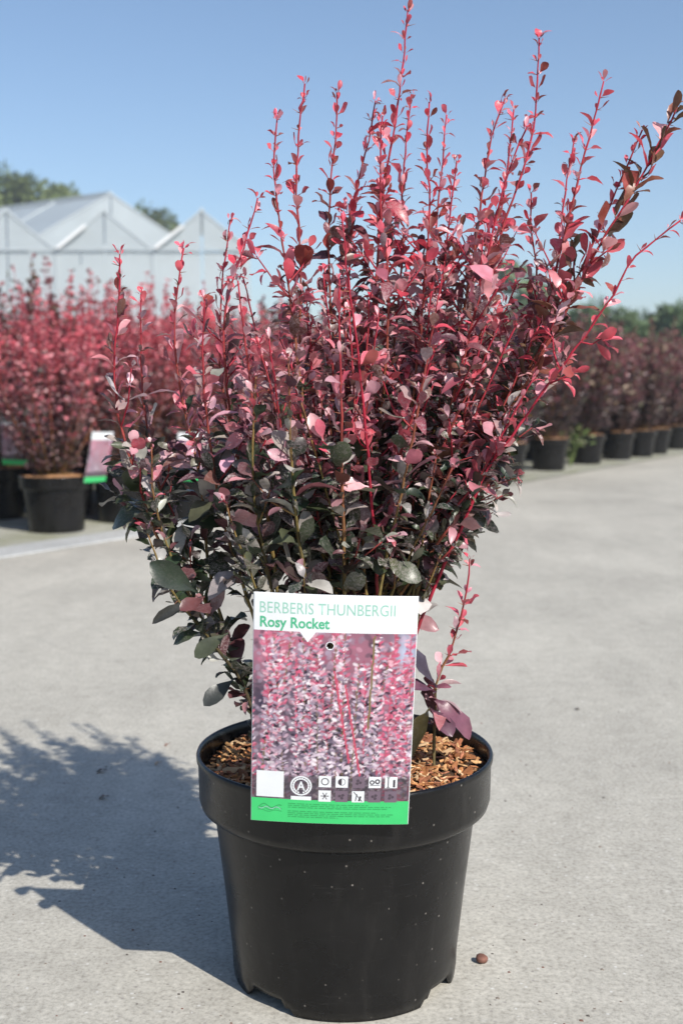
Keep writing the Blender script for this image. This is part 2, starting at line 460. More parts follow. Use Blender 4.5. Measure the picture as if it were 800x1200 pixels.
leaves = []      # (position, axis, upper normal, length, width factor, rgb, variegation, shape)
def add_leaf(p, axis, hint, L, wf, rgb, var):
    a = axis.normalized()
    n = hint - a * hint.dot(a)
    if n.length < 1e-4: n = a.orthogonal()
    leaves.append((p.copy(), a, n.normalized(), L, wf, rgb, var, rl.randrange(len(LEAF))))
def rvec(s=1.0): return Vector((rl.gauss(0, s), rl.gauss(0, s), rl.gauss(0, s)))
SUNWARD = -SUN_DIR

def leaf_colour(z, tipness, kind):
    y = (z - 0.565) / 0.15 + (tipness - 0.5) * 1.1 + rl.gauss(0, .30)
    if kind in ('red', 'shoot'): y += 1.2 if kind == 'red' else 2.2
    if kind == 'dark': y -= 0.5
    if kind == 'brown':
        return (pick(BROWN) if rl.random() < .75 else pick(YOUNG)), 0.1
    if y > 0.75: return pick(YOUNG), rl.choice((0, 0, .15, .4))
    if y > -0.45: return pick(MIDL), rl.choice((0, .2, .5, .7))
    return pick(OLD), rl.choice((0, 0, .25, .6, .95))

def whorl(p, axis, n, L0, z, tipness, kind, open_deg):
    u = axis.orthogonal().normalized(); w = axis.cross(u)
    ph = rl.uniform(0, 6.28)
    for i in range(n):
        a = ph + 6.28 * i / n + rl.gauss(0, .35)
        rad = u * math.cos(a) + w * math.sin(a)
        an = math.radians(max(12, rl.gauss(open_deg, 16)))
        d = axis * math.cos(an) + rad * math.sin(an)
        d.z -= 0.12 * rl.random() * (1 - tipness)
        hint = axis * 0.7 + Vector((0, 0, .55)) + SUNWARD * .35 + rvec(.38)
        L = min(.033, L0 * rl.choice((rl.uniform(.45, .85), rl.uniform(.8, 1.3))))
        c, var = leaf_colour(z, tipness, kind)
        add_leaf(p + rad * .0015, d, hint, L, rl.uniform(.8, 1.25) * (1.0 if z > .52 else 1.2), c, var)

# ------------------------------------------------------------------ the shrub's stems
shrub = thing('barberry_shrub', POT + Vector((0, 0, SOIL_Z)), 'tall rosy pink and dark purple barberry shrub growing from the large pot on the road', 'shrub')
SHRUB_O = Vector(shrub.location)
OLIVE, TAN, RED, CRIM = Vector((.070, .055, .03)), Vector((.21, .155, .05)), Vector((.23, .050, .035)), Vector((.34, .018, .040))
def catmull(pts, n):
    P = [pts[0] * 2 - pts[1]] + pts + [pts[-1] * 2 - pts[-2]]
    out = []
    for i in range(1, len(P) - 2):
        m = max(2, int(n * (P[i + 1] - P[i]).length))
        for k in range(m):
            t = k / m
            out.append(0.5 * ((2 * P[i]) + (P[i + 1] - P[i - 1]) * t + (2 * P[i - 1] - 5 * P[i] + 4 * P[i + 1] - P[i + 2]) * t * t + (3 * P[i] - P[i - 1] - 3 * P[i + 1] + P[i + 2]) * t ** 3))
    out.append(pts[-1])
    return out
def tube(v, f, c, pts, r0, r1, colfun, sides=6):
    n0 = len(v); u = None
    for i, p in enumerate(pts):
        d = (pts[min(i + 1, len(pts) - 1)] - pts[max(i - 1, 0)]).normalized()
        u = d.orthogonal().normalized() if u is None else (u - d * u.dot(d)).normalized()
        w = d.cross(u); t = i / max(1, len(pts) - 1)
        r = (r0 + (r1 - r0) * t ** .8) * (1 + .13 * math.sin(i * 2.1 + r0 * 9000))
        g = 1 + .22 * math.sin(i * 1.3 + r0 * 7000) * math.sin(i * .37)
        for k in range(sides):
            a = 2 * math.pi * k / sides
            v.append(p + (u * math.cos(a) + w * math.sin(a)) * r); c.append(tuple(q * g for q in colfun(t, p)))
    for i in range(len(pts) - 1):
        for k in range(sides):
            a = n0 + i * sides + k; b = n0 + i * sides + (k + 1) % sides
            f.append((a, b, b + sides, a + sides))
    f.append(tuple(n0 + (len(pts) - 1) * sides + k for k in range(sides)))

def grow(path, r0, kind, dens=1.0, twigs=1.0, leaf_from=0.34, size=1.0, full=False):
    """one stem with its twigs as one part, and its leaves into the list"""
    pts = catmull(path, 90)
    # natural small wobble
    for i in range(1, len(pts)):
        pts[i] = pts[i] + rvec(.00035)
    L = [0]
    for a, b in zip(pts, pts[1:]): L.append(L[-1] + (b - a).length)
    tot = L[-1]
    j = rl.uniform(-.1, .1)
    def colfun(t, p):
        y = t + j + (0.55 if kind == 'red' else 0) + (-.35 if kind == 'dark' else 0)
        if y < .42: return tuple(OLIVE.lerp(TAN, max(0, y / .42)))
        if y < .72: return tuple(TAN.lerp(RED, (y - .42) / .30))
        return tuple(RED.lerp(CRIM, min(1, (y - .72) / .25)))
    v, f, c = [], [], []
    tube(v, f, c, pts, r0, .0007, colfun)
    s = rl.uniform(0, .02); i = 0
    while s < tot:
        while i < len(L) - 2 and L[i + 1] < s: i += 1
        k = (s - L[i]) / max(1e-6, L[i + 1] - L[i])
        p = pts[i].lerp(pts[i + 1], k); ax = (pts[min(i + 2, len(pts) - 1)] - pts[max(0, i - 1)]).normalized()
        tip = tot - s                               # metres below the tip
        tipness = max(0, 1 - tip / .32)
        if p.z > SOIL_Z + .04 and rl.random() < .7:      # a thorn at the node
            u = ax.orthogonal().normalized(); a = rl.uniform(0, 6.28); rad = u * math.cos(a) + ax.cross(u) * math.sin(a)
            tube(v, f, c, [p, p + (rad + ax * .25) * rl.uniform(.005, .010)], .0006, .0001, lambda t, q: (.30, .12, .07), 3)
        if p.z > leaf_from:
            big = min(1, (.80 if kind == 'brown' else .40) + tip / .26)
            L0 = .0212 * big * size * (1.25 if p.z < .5 else 1.0)
            n = rl.choice((2, 3, 3, 4)) if tip < .16 else rl.choice((3, 4, 4, 5))
            if kind == 'red': n = rl.choice((1, 2, 2, 3)); L0 *= .85
            if kind == 'brown': n = rl.choice((2, 3, 3, 4))
            low = 1.0 if full else min(1, max(.35, (p.z - .30) / .14))
            if rl.random() < dens * low:
                whorl(p, ax, n, L0, p.z, tipness, kind, 24 + 38 * (1 - tipness))
            if .34 < p.z < .74 and tip > .13 and rl.random() < .60 * twigs * low * min(1, max(.15, (.80 - p.z) / .16)):
                # a short side twig
                u = ax.orthogonal().normalized(); a = rl.uniform(0, 6.28); rad = u * math.cos(a) + ax.cross(u) * math.sin(a)
                d = (rad * rl.uniform(.7, 1.2) + ax * rl.uniform(.4, 1.0)).normalized(); d.z += .15
                tl = rl.uniform(.018, .058) * (1 if kind != 'red' else .6)
                tp = [p, p + d * tl * .5 + rvec(.002), p + d * tl + Vector((0, 0, .12 * tl))]
                tube(v, f, c, tp, .0012, .0006, lambda t, q: colfun(min(1, (s / tot) + .15 + .2 * t), q), 4)
                q = .012
                while q < tl:
                    pp = tp[0].lerp(tp[2], q / tl)
                    whorl(pp, d, rl.choice((2, 3, 3)), .0200 * size * rl.uniform(.7, 1.1), pp.z, tipness * .6 + .25 * q / tl, kind, 52)
                    q += rl.uniform(.011, .017)
                whorl(tp[2], d, 3, .015 * size, tp[2].z, tipness * .6 + .35, kind, 38)
        s += rl.uniform(.010, .017) * (1.15 if kind == 'red' else 1) * (.95 if tip < .2 else 1)
    whorl(pts[-1], (pts[-1] - pts[-3]).normalized(), 4, .0085, pts[-1].z, 1.0, kind if kind != 'dark' else 'rosy', 24)
    vv = [p - SHRUB_O for p in v]
    new_obj('stem', mesh_from('stem', vv, f, c, True, M['stem']), shrub)

Y0 = POT.y
def base_pt(spread=.03):
    a = rl.uniform(0, 6.28); r = spread * math.sqrt(rl.random())
    return Vector((POT.x + r * math.cos(a), Y0 + r * math.sin(a), SOIL_Z - .004))
def px_stem(pix, dy, base=None, **kw):
    """pix: photo points from the tip downwards; dy: how far the tip stands behind (+) or before (-) the pot's middle"""
    b = base or base_pt()
    ztip = at(pix[0][0], pix[0][1], Y0 + dy).z
    path = []
    for q in reversed(pix):
        z0 = at(q[0], q[1], Y0).z
        s = max(0, min(1, (z0 - SOIL_Z) / (ztip - SOIL_Z)))
        path.append(at(q[0], q[1], Y0 + dy * s ** .7))
    path = [b] + [p for p in path if p.z > b.z + .03]
    grow(path, kw.pop('r', .0026), kw.pop('kind', 'rosy'), **kw)
BY = lambda x, y: Vector((POT.x + x, Y0 + y, SOIL_Z - .004))
# crown shoots against the sky
px_stem([(478,14),(470,90),(460,160),(447,235),(440,330),(428,470),(412,640)], .03, r=.003)
px_stem([(632,45),(628,110),(625,150),(611,205),(590,262),(573,335),(550,450),(500,640)], .04, r=.003)
px_stem([(707,95),(690,160),(672,230),(655,300),(632,380),(572,520),(500,660)], -.02, r=.003)
px_stem([(672,165),(664,210),(657,262),(648,330),(610,450),(520,620)], .05)
px_stem([(792,128),(770,170),(735,235),(702,288),(660,368),(600,475),(530,598),(465,695)], -.05, r=.0036, kind='brown', size=1.3, twigs=.35, dens=.72)
px_stem([(752,152),(722,222),(700,272),(668,340),(610,450),(540,580)], -.04)
px_stem([(797,258),(745,300),(718,345),(690,387),(650,440),(600,510),(570,552),(545,608),(520,662),(487,742)], -.09, r=.0021, kind='red', twigs=.5, dens=1.0, leaf_from=.36)
px_stem([(357,98),(350,160),(347,230),(352,300),(351,400),(352,540)], .0)
px_stem([(325,135),(320,180),(325,240),(333,300),(342,365),(352,450),(365,600)], -.03)
px_stem([(395,108),(395,150),(388,205),(385,270),(386,340),(392,500)], .02)
px_stem([(440,118),(432,165),(420,212),(413,262),(408,350),(404,500)], .05)
px_stem([(448,135),(445,190),(447,260),(455,335),(450,450),(430,620)], -.03)
px_stem([(503,120),(500,170),(503,235),(500,295),(494,370),(478,500),(440,650)], -.02)
px_stem([(523,135),(518,190),(511,260),(505,340),(480,520)], .06)
px_stem([(535,188),(528,240),(520,312),(505,420),(470,580)], .0)
px_stem([(592,115),(576,160),(567,212),(560,265),(548,340),(515,480),(460,650)], .02)
px_stem([(616,150),(599,190),(585,238),(573,292),(555,372),(520,500),(455,670)], -.04, r=.003)
px_stem([(602,128),(597,175),(588,240),(570,340),(530,480)], .09)
px_stem([(622,225),(622,272),(628,335),(600,450),(520,620)], .03)
px_stem([(482,112),(474,180),(470,250),(468,340)], .10)
px_stem([(400,250),(408,330),(420,420),(428,500),(436,600),(441,662)], -.125, r=.0024, kind='red', twigs=.4, dens=1.0, base=BY(.03, -.05))
# left side
px_stem([(302,232),(286,290),(266,352),(263,410),(272,500),(300,620)], -.03, size=1.05)
px_stem([(270,258),(262,320),(258,400),(270,500)], .05)
px_stem([(215,290),(207,350),(205,405),(214,470),(234,560),(242,640),(262,730)], -.06, base=BY(-.05, -.03), twigs=.6, size=1.1, leaf_from=.30)
px_stem([(140,298),(140,350),(134,420),(138,482),(160,560),(190,640),(238,712),(285,790)], -.08, base=BY(-.06, -.03), twigs=.5, size=1.1, leaf_from=.29)
px_stem([(165,345),(166,420),(172,500),(196,600),(245,715)], -.02, base=BY(-.05, .0), twigs=.6, size=1.05)
px_stem([(240,350),(238,430),(246,520),(262,610),(290,700)], -.10, base=BY(-.04, -.04), twigs=.8, size=1.15)
px_stem([(338,420),(340,500),(343,565),(351,640),(358,690)], -.15, kind='dark', base=BY(-.02, -.06), size=1.3, twigs=.55, r=.003)
px_stem([(300,440),(296,520),(300,600),(318,690)], -.13, kind='dark', base=BY(-.03, -.05), size=1.2, twigs=.6)
px_stem([(264,588),(274,620),(287,655),(300,692),(318,760)], -.14, kind='dark', base=BY(-.04, -.055), size=1.3, twigs=.25, leaf_from=.36)
px_stem([(178,520),(182,590),(208,670),(250,745),(288,800)], -.11, kind='dark', base=BY(-.07, -.03), size=.98, twigs=.3, leaf_from=.245, dens=.9, full=True)
px_stem([(172,620),(200,690),(248,752),(290,815)], -.12, kind='dark', base=BY(-.075, -.035), size=.98, twigs=.3, leaf_from=.240, dens=.8, full=True)
# small shoot by the right rim
px_stem([(549,655),(547,690),(540,722),(526,768),(511,802)], -.03, kind='shoot', base=BY(.082, -.03), r=.0017, twigs=0, dens=.85, leaf_from=.235, size=.8, full=True)
px_stem([(520,640),(500,690),(488,730)], -.06, kind='dark', base=BY(.05, -.02), twigs=.4, size=1.1)
# the body of the crown
for k in range(38):
    x = rl.uniform(262, 640); 
    top = 290 + 85 * ((x - 430) / 250) ** 2
    y = rl.uniform(top, 450)
    dy = rl.choice((rl.uniform(-.13, .02), rl.uniform(-.05, .17)))
    tipx = at(x, y, Y0 + dy)
    b = base_pt(.055)
    h = tipx - b
    bow = Vector((h.x, h.y, 0)) * rl.uniform(.02, .14)
    path = [b, b + h * .33 + Vector((0, 0, .02)) - bow * .8, b + h * .68 - bow * .3, tipx]
    grow(path, rl.uniform(.002, .003), 'rosy', dens=.95, twigs=1.0, leaf_from=rl.uniform(.35, .44), size=rl.uniform(.82, 1.08))
for k in range(15):       # shorter, lower, darker growth filling the middle
    x = rl.uniform(265, 560); y = rl.uniform(430, 560); dy = rl.uniform(-.13, .14)
    tipx = at(x, y, Y0 + dy); b = base_pt(.06); h = tipx - b
    grow([b, b + h * .4 + Vector((0, 0, .015)), tipx], rl.uniform(.0018, .0026), 'dark', dens=.95, twigs=.9, leaf_from=rl.uniform(.32, .39), size=rl.uniform(.9, 1.1), full=True)
# a few large leaves near the rim, each on a short stalk from a stem's foot or shoot
for (px, py, dy, tx, ty, tdy, L, wf, c, foot_at) in [
        (506, 820, -.022, 556, 850, -.045, .040, 1.1, (.20, .075, .11), None), (504, 830, -.025, 530, 860, -.05, .026, 1.2, (.14, .06, .09), None),
        (503, 834, -.028, 474, 862, -.075, .034, 1.1, (.06, .05, .02), None), (507, 814, -.02, 487, 786, -.05, .026, 1.1, (.17, .07, .11), None),
        (509, 806, -.02, 487, 757, -.05, .026, .9, (.07, .055, .08), None), (509, 806, -.02, 524, 800, -.03, .016, 1.0, (.26, .09, .13), None),
        (268, 742, -.13, 226, 768, -.14, .034, 1.1, (.075, .085, .05), None), (276, 795, -.12, 238, 824, -.14, .036, 1.1, (.045, .05, .045), None),
        (232, 695, -.12, 178, 660, -.14, .040, 1.15, (.022, .034, .02), None), (240, 700, -.13, 212, 712, -.15, .024, 1.3, (.14, .05, .05), None),
        (236, 700, -.12, 175, 728, -.13, .042, .5, (.04, .04, .035), None)]:
    p = at(px, py, Y0 + dy); q = at(tx, ty, Y0 + tdy)
    if foot_at:
        sv_, sf_, sc2 = [], [], []
        b = BY(*foot_at)
        tube(sv_, sf_, sc2, catmull([b, b.lerp(p, .5) + Vector((0, 0, .008)), p], 150), .0012, .0007, lambda t, k: tuple(TAN), 5)
        new_obj('stem', mesh_from('stem', [k - SHRUB_O for k in sv_], sf_, sc2, True, M['stem']), shrub)
    add_leaf(p, q - p, Vector((-.15, -.6, .75)) if px > 400 else Vector((-.25, -.8, .45)), max(L, (q - p).length), wf, c, .05)
    leaves[-1] = leaves[-1][:4] + (wf * .78,) + leaves[-1][5:7] + ((0, 1, 3, 6)[px % 4],)

# ---- leaves: the largest in view are parts of their own, the rest one mass
TAG_BOX = (-.082, .062, .19, .413, .972)
keep = []
for l in leaves:
    p = l[0] + l[1] * l[3] * .6
    if TAG_BOX[0] < p.x < TAG_BOX[1] and TAG_BOX[2] < p.z < TAG_BOX[3] and p.y < TAG_BOX[4]: continue
    if (l[0].z < SOIL_Z + .03 or p.z < SOIL_Z + .03) and l[0].x < 0: continue
    if p.z < SOIL_Z + .010: continue
    keep.append(l)
leaves = keep
ctr = np.array([tuple(l[0] + l[1] * l[3] * .55) for l in leaves])
px_, py_, dz_ = proj(ctr)
nv = np.array([tuple(l[2]) for l in leaves]); L_ = np.array([l[3] for l in leaves])
vd = ctr - np.array([0, 0, CAM_H]); vd /= np.linalg.norm(vd, axis=1)[:, None]
area = np.maximum(.25, np.abs((nv * vd).sum(1))) * (L_ / dz_) ** 2
cell = {}
for i in np.argsort(dz_):
    cell.setdefault((int(px_[i] // 11), int(py_[i] // 11)), []).append(i)
front = np.zeros(len(leaves), bool)
for k, ids in cell.items(): front[ids[0]] = True
front &= ~((px_ > 285) & (px_ < 486) & (py_ > 690)) & (px_ > 0) & (px_ < 800)
score = np.where(front, area, 0)
single = set(np.argsort(-score)[:300].tolist())
def leaf_matrix(l):
    a, n = l[1], l[2]; x = a.cross(n)
    return Matrix(((x.x * l[3] * l[4], a.x * l[3], n.x * l[3], l[0].x), (x.y * l[3] * l[4], a.y * l[3], n.y * l[3], l[0].y), (x.z * l[3] * l[4], a.z * l[3], n.z * l[3], l[0].z), (0, 0, 0, 1)))
mv, mf, mc = [], [], []
nvert = len(LT) * 3
offs = Matrix.Translation(-SHRUB_O)
base_f = np.array(LEAF[0][1])
for i, l in enumerate(leaves):
    m = offs @ leaf_matrix(l)
    if i in single:
        o = new_obj('leaf', LEAF_ME[l[7]], shrub)
        o.matrix_local = m
        o.color = (*l[5], l[6])
    else:
        A = np.array(m)
        mv.append(LEAF[l[7]][0] @ A[:3, :3].T + A[:3, 3])
        mf.append(base_f + len(mc) * nvert)
        mc.append(np.tile(np.array([*l[5], l[6]]), (nvert, 1)))
tag(new_obj('foliage', mesh_from('foliage', np.vstack(mv), np.vstack(mf), np.vstack(mc), True, M['leafmass']), shrub), kind='stuff')

# ------------------------------------------------------------------ the picture tag
CW, CH = .1305, .1985
TB = Vector((-.0100, .9575, .1985))                      # middle of its lower edge
roll = math.radians(-1.7); lean = math.radians(8.0)      # its top leans towards the road
eu = Vector((math.cos(roll), 0, math.sin(roll)))
ev = Vector((-math.sin(roll), 0, math.cos(roll))); ev = (ev * math.cos(lean) + Vector((0, -1, 0)) * math.sin(lean)).normalized()
en = eu.cross(ev).normalized()
if en.y > 0: en = -en                                     # towards the reader
def card(u, v, off=0.0):
    """u, v as fractions from the card's upper left corner; off: millimetres proud of the card"""
    x = (u - .5) * CW; y = (1 - v) * CH
    bend = -.0030 * ((u - .5) * 2) ** 2 + .0016 * math.sin((1 - v) * math.pi)
    return eu * x + ev * y + en * (bend + off / 1000)
plant_tag = thing('plant_tag', TB, 'white, pink and green picture label lettered Rosy Rocket on the large pot', 'label')
def flat_mat(name, col, rough=.38): 
    m, nt, b, o = node_mat(name)
    n = noise(nt, obj_pos(nt), 60.0, 3)
    nt.links.new(mixc(nt, 1.0, col, ramp(nt, n, [(0.3, (.95, .95, .95)), (.7, (1.03, 1.03, 1.03))]).outputs[0], 'MULTIPLY'), b.inputs['Base Color'])
    b.inputs['Roughness'].default_value = rough; b.inputs['Specular IOR Level'].default_value = .35
    return m
PM = dict(white=flat_mat('tag_white', (.70, .715, .73)), green=flat_mat('tag_green', (.050, .52, .155)), title=flat_mat('tag_pale_green_ink', (.27, .52, .42)),
          bold=flat_mat('tag_green_ink', (.075, .40, .22)), dark=flat_mat('tag_dark_ink', (.055, .045, .055)), dim=flat_mat('tag_dim_square', (.16, .115, .15)),
          band=flat_mat('tag_band', (.075, .055, .072)), fine=flat_mat('tag_fine_print', (.03, .30, .09)))
HOLE = (.472, .212, .0029)
def in_hole(u, v, extra=0): return ((u - HOLE[0]) * CW) ** 2 + ((v - HOLE[1]) * CH) ** 2 < (HOLE[2] + extra) ** 2
def grid_mesh(name, u0, u1, v0, v1, nu, nv_, off, mat, cols=None, keepf=None, thick=0.0):
    v = [card(u0 + (u1 - u0) * i / nu, v0 + (v1 - v0) * j / nv_, off) for j in range(nv_ + 1) for i in range(nu + 1)]
    f = []
    for j in range(nv_):
        for i in range(nu):
            if keepf and not keepf(u0 + (u1 - u0) * (i + .5) / nu, v0 + (v1 - v0) * (j + .5) / nv_): continue
            a = j * (nu + 1) + i; f.append((a + nu + 1, a + nu + 2, a + 1, a))
    me = mesh_from(name, v, f, cols, True, mat)
    return me
card_me = grid_mesh('card', 0, 1, 0, 1, 96, 146, 0, PM['white'], None, lambda u, v: not in_hole(u, v, .0002))
card_o = new_obj('card', card_me, plant_tag)
so = card_o.modifiers.new('thickness', 'SOLIDIFY'); so.thickness = .0006; so.offset = -1
# ---- the printed picture of shoots
def print_picture(nu, nv_):
    g = np.random.default_rng(5)
    H, W = nv_ + 1, nu + 1
    img = np.zeros((H, W, 3)); yy, xx = np.mgrid[0:H, 0:W]; Y = yy / H; X = xx / W
    img[:] = np.array([.15, .105, .14])
    def blob(cx, cy, rx, ry, col, a):
        w = np.exp(-(((X - cx) / rx) ** 2 + ((Y - cy) / ry) ** 2))[..., None] * a
        img[:] = img * (1 - w) + np.array(col) * w
    blob(.14, .06, .22, .18, (.46, .14, .22), .9); blob(.62, .12, .25, .22, (.38, .12, .18), .7)
    blob(.08, .42, .08, .1, (.045, .045, .075), .9); blob(.45, .6, .3, .25, (.075, .065, .085), .8); blob(.88, .6, .15, .3, (.34, .11, .17), .7)
    blob(.3, .95, .5, .12, (.06, .05, .065), .7)
    def leafspot(cx, cy, r, col, ang, al, asp=.5):
        x0, x1 = int((cx - r) * W), int((cx + r) * W) + 2; y0, y1 = int(cy * H - r * W), int(cy * H + r * W) + 2
        x0, y0 = max(0, x0), max(0, y0); x1, y1 = min(W, x1), min(H, y1)
        if x1 <= x0 or y1 <= y0: return
        dx = (xx[y0:y1, x0:x1] / W - cx) * W; dyy = yy[y0:y1, x0:x1] - cy * H
        a = dx * math.cos(ang) + dyy * math.sin(ang); b = -dx * math.sin(ang) + dyy * math.cos(ang); rr = r * W
        w = np.clip(1.6 - 1.6 * ((a / rr) ** 2 + (b / (rr * asp)) ** 2), 0, 1)[..., None] * al
        img[y0:y1, x0:x1] = img[y0:y1, x0:x1] * (1 - w) + np.array(col) * w
    for k in range(900):          # soft growth at the back
        y = g.uniform(0, 1); x = g.uniform(0, 1)
        c = [(.42, .10, .18), (.30, .22, .30), (.42, .32, .40), (.09, .075, .10), (.50, .22, .30)][g.integers(5)]
        leafspot(x, y, g.uniform(.012, .035), np.array(c) * g.uniform(.7, 1.1), g.uniform(0, 3.1), .55, .7)
    blob(.94, .13, .07, .15, (.34, .41, .55), .95); blob(.83, .25, .06, .07, (.03, .03, .05), .85)
    shoots = [(x, g.uniform(-.3, .2), g.normal(0, .07), g.random() < .5) for x in np.linspace(.01, .99, 25) + g.normal(0, .014, 25)]
    for sx, top, tl, red in shoots:
        sc_ = np.array([.50, .05, .11]) if red else np.array([.17, .13, .06])
        for t in np.linspace(0, 1, 260):
            y = top + (1.05 - top) * t; x = sx + tl * (1 - t)
            yi, xi = int(y * H), int(x * W)
            if 0 <= yi < H and 0 <= xi < W: img[yi, xi:xi + 2] = img[yi, xi:xi + 2] * .3 + sc_ * .7
    for sx, top, tl, red in shoots:
        y = top
        while y < 1.02:
            t = (y - top) / (1.05 - top); x = sx + tl * (1 - t)
            for m in range(g.integers(3, 6)):
                side = g.choice((-1, 1))
                pk = g.random() < (.50 - .62 * y + (.30 if sx > .80 or sx < .10 else 0))
                c = np.array([(.62, .13, .23), (.64, .30, .37), (.55, .055, .14), (.40, .08, .13)][g.integers(4)]) if pk else np.array([(.52, .40, .48), (.34, .26, .35), (.66, .56, .60), (.13, .105, .15), (.24, .17, .24), (.05, .045, .06), (.42, .26, .34)][g.integers(7)])
                r = g.uniform(.010, .024)
                leafspot(x + side * r * .9 + g.normal(0, .006), y + g.normal(0, .006), r, c * g.uniform(.75, 1.12), side * -.5 + g.normal(0, .4), .9, g.uniform(.35, .6))
            y += g.uniform(.012, .024)
    for sx, top in ((.50, .22), (.57, .30), (.74, .02)):
        for t in np.linspace(0, .9, 260):
            y = top + .60 * t; x = sx + .12 * t * (1 if sx < .7 else -.2)
            yi, xi = int(y * H), int(x * W)
            if 0 <= yi < H and xi < W - 2: img[yi, xi:xi + 2] = np.array([.50, .05, .10]) if sx < .7 else np.array([.20, .15, .07])
    # the strip the symbols stand on is printed darker
    dk = np.clip((Y - .845) / .012, 0, 1)[..., None]
    img = img * (1 - dk * .74) + np.array([.055, .045, .055]) * dk * .60
    img = np.where(Y[..., None] < .845, (img * .74 + img.mean(2, keepdims=True) * .26 - .26) * 1.28 + .28, img)
    return np.clip(img, .012, .9).reshape(-1, 3)
NU, NV = 168, 190
new_obj('printed_picture', grid_mesh('printed_picture', .004, .996, .157, .893, NU, NV, .12, vcol_mat('tag_print', .36, .4), print_picture(NU, NV), lambda u, v: not in_hole(u, v)), plant_tag)
new_obj('green_band', grid_mesh('green_band', .003, .997, .893, .999, 24, 3, .14, PM['green']), plant_tag)
def poly(name, pts, off, mat, parent=plant_tag, loc=None):
    """flat print: pts as (u, v) fractions"""
    me = mesh_from(name, [card(u, v, off) for u, v in pts], [tuple(reversed(range(len(pts))))], None, False, mat)
    return new_obj(name, me, parent)
def multi(name, polys, off, mat):
    v, f = [], []
    for pts in polys:
        n = len(v); v += [card(u, q, off) for u, q in pts]; f.append(tuple(reversed(range(n, n + len(pts)))))
    return new_obj(name, mesh_from(name, v, f, None, False, mat), plant_tag)
def rect(u0, v0, u1, v1): return [(u0, v0), (u1, v0), (u1, v1), (u0, v1)]
AR = CW / CH
def ring(cu, cv, r0, r1, n=32, a0=0, a1=2 * math.pi):
    out = []
    for i in range(n):
        p, q = a0 + (a1 - a0) * i / n, a0 + (a1 - a0) * (i + 1) / n
        out.append([(cu + r1 * math.cos(p), cv + r1 * AR * math.sin(p)), (cu + r1 * math.cos(q), cv + r1 * AR * math.sin(q)), (cu + r0 * math.cos(q), cv + r0 * AR * math.sin(q)), (cu + r0 * math.cos(p), cv + r0 * AR * math.sin(p))])
    return out
def disc(cu, cv, r, n=28): return [(cu + r * math.cos(2 * math.pi * i / n), cv + r * AR * math.sin(2 * math.pi * i / n)) for i in range(n)]
def stroke(a, b, w):
    ax, ay, bx, by = a[0], a[1] / AR, b[0], b[1] / AR
    d = Vector((bx - ax, by - ay)).normalized() * (w / 2); n = Vector((-d.y, d.x))
    return [(ax + n.x, (ay + n.y) * AR), (bx + n.x, (by + n.y) * AR), (bx - n.x, (by - n.y) * AR), (ax - n.x, (ay - n.y) * AR)]
poly('header_notch', [(.285, .1568), (.385, .1568), (.335, .200)], .22, PM['white'])
multi('hole_ring', ring(HOLE[0], HOLE[1], HOLE[2] / CW, HOLE[2] / CW + .0045), .24, PM['white'])
def lettering(name, text, u0, u1, vbase, cap, off, mat, weight=0.0, space=1.0):
    cu = bpy.data.curves.new(name, 'FONT'); cu.body = text; cu.offset = weight; cu.space_character = space; cu.resolution_u = 3
    t = bpy.data.objects.new(name, cu); COL.objects.link(t)
    bpy.context.view_layer.update()
    dg = bpy.context.evaluated_depsgraph_get()
    me = bpy.data.meshes.new_from_object(t.evaluated_get(dg))
    bpy.data.objects.remove(t)
    co = np.array([v.co[:] for v in me.vertices])
    x0, x1 = co[:, 0].min(), co[:, 0].max()
    for v in me.vertices:
        v.co = card(u0 + (u1 - u0) * (v.co.x - x0) / (x1 - x0), vbase - v.co.y / .70 * cap, off)
    me.name = name
    me.materials.clear(); me.materials.append(mat)
    return new_obj(name, me, plant_tag)
lettering('title_lettering', 'BERBERIS THUNBERGII', .040, .862, .0835, .047, .10, PM['title'], -.002, 1.02)
lettering('name_lettering', 'Rosy Rocket', .042, .466, .1415, .043, .11, PM['bold'], .026, 1.0)
new_obj('white_square', grid_mesh('white_square', .034, .206, .768, .886, 10, 6, .22, PM['white']), plant_tag)
# round emblem with a letter and a ribbon
EC = (.315, .829)
multi('emblem_ring', ring(*EC, .058, .068) + ring(*EC, .044, .052, 24, math.radians(125), math.radians(415)), .22, PM['white'])
multi('emblem_laurel', [disc(EC[0] + .038 * math.cos(a) * 1.28, EC[1] + .038 * AR * math.sin(a) * 1.28, .0065, 8) for a in np.linspace(math.radians(110), math.radians(430), 18)], .26, PM['white'])
lettering('emblem_letter', 'A', EC[0] - .026, EC[0] + .026, EC[1] + .020, .040, .28, PM['white'], .02)
new_obj('emblem_ribbon', grid_mesh('emblem_ribbon', .252, .380, .877, .894, 8, 2, .24, PM['white']), plant_tag)
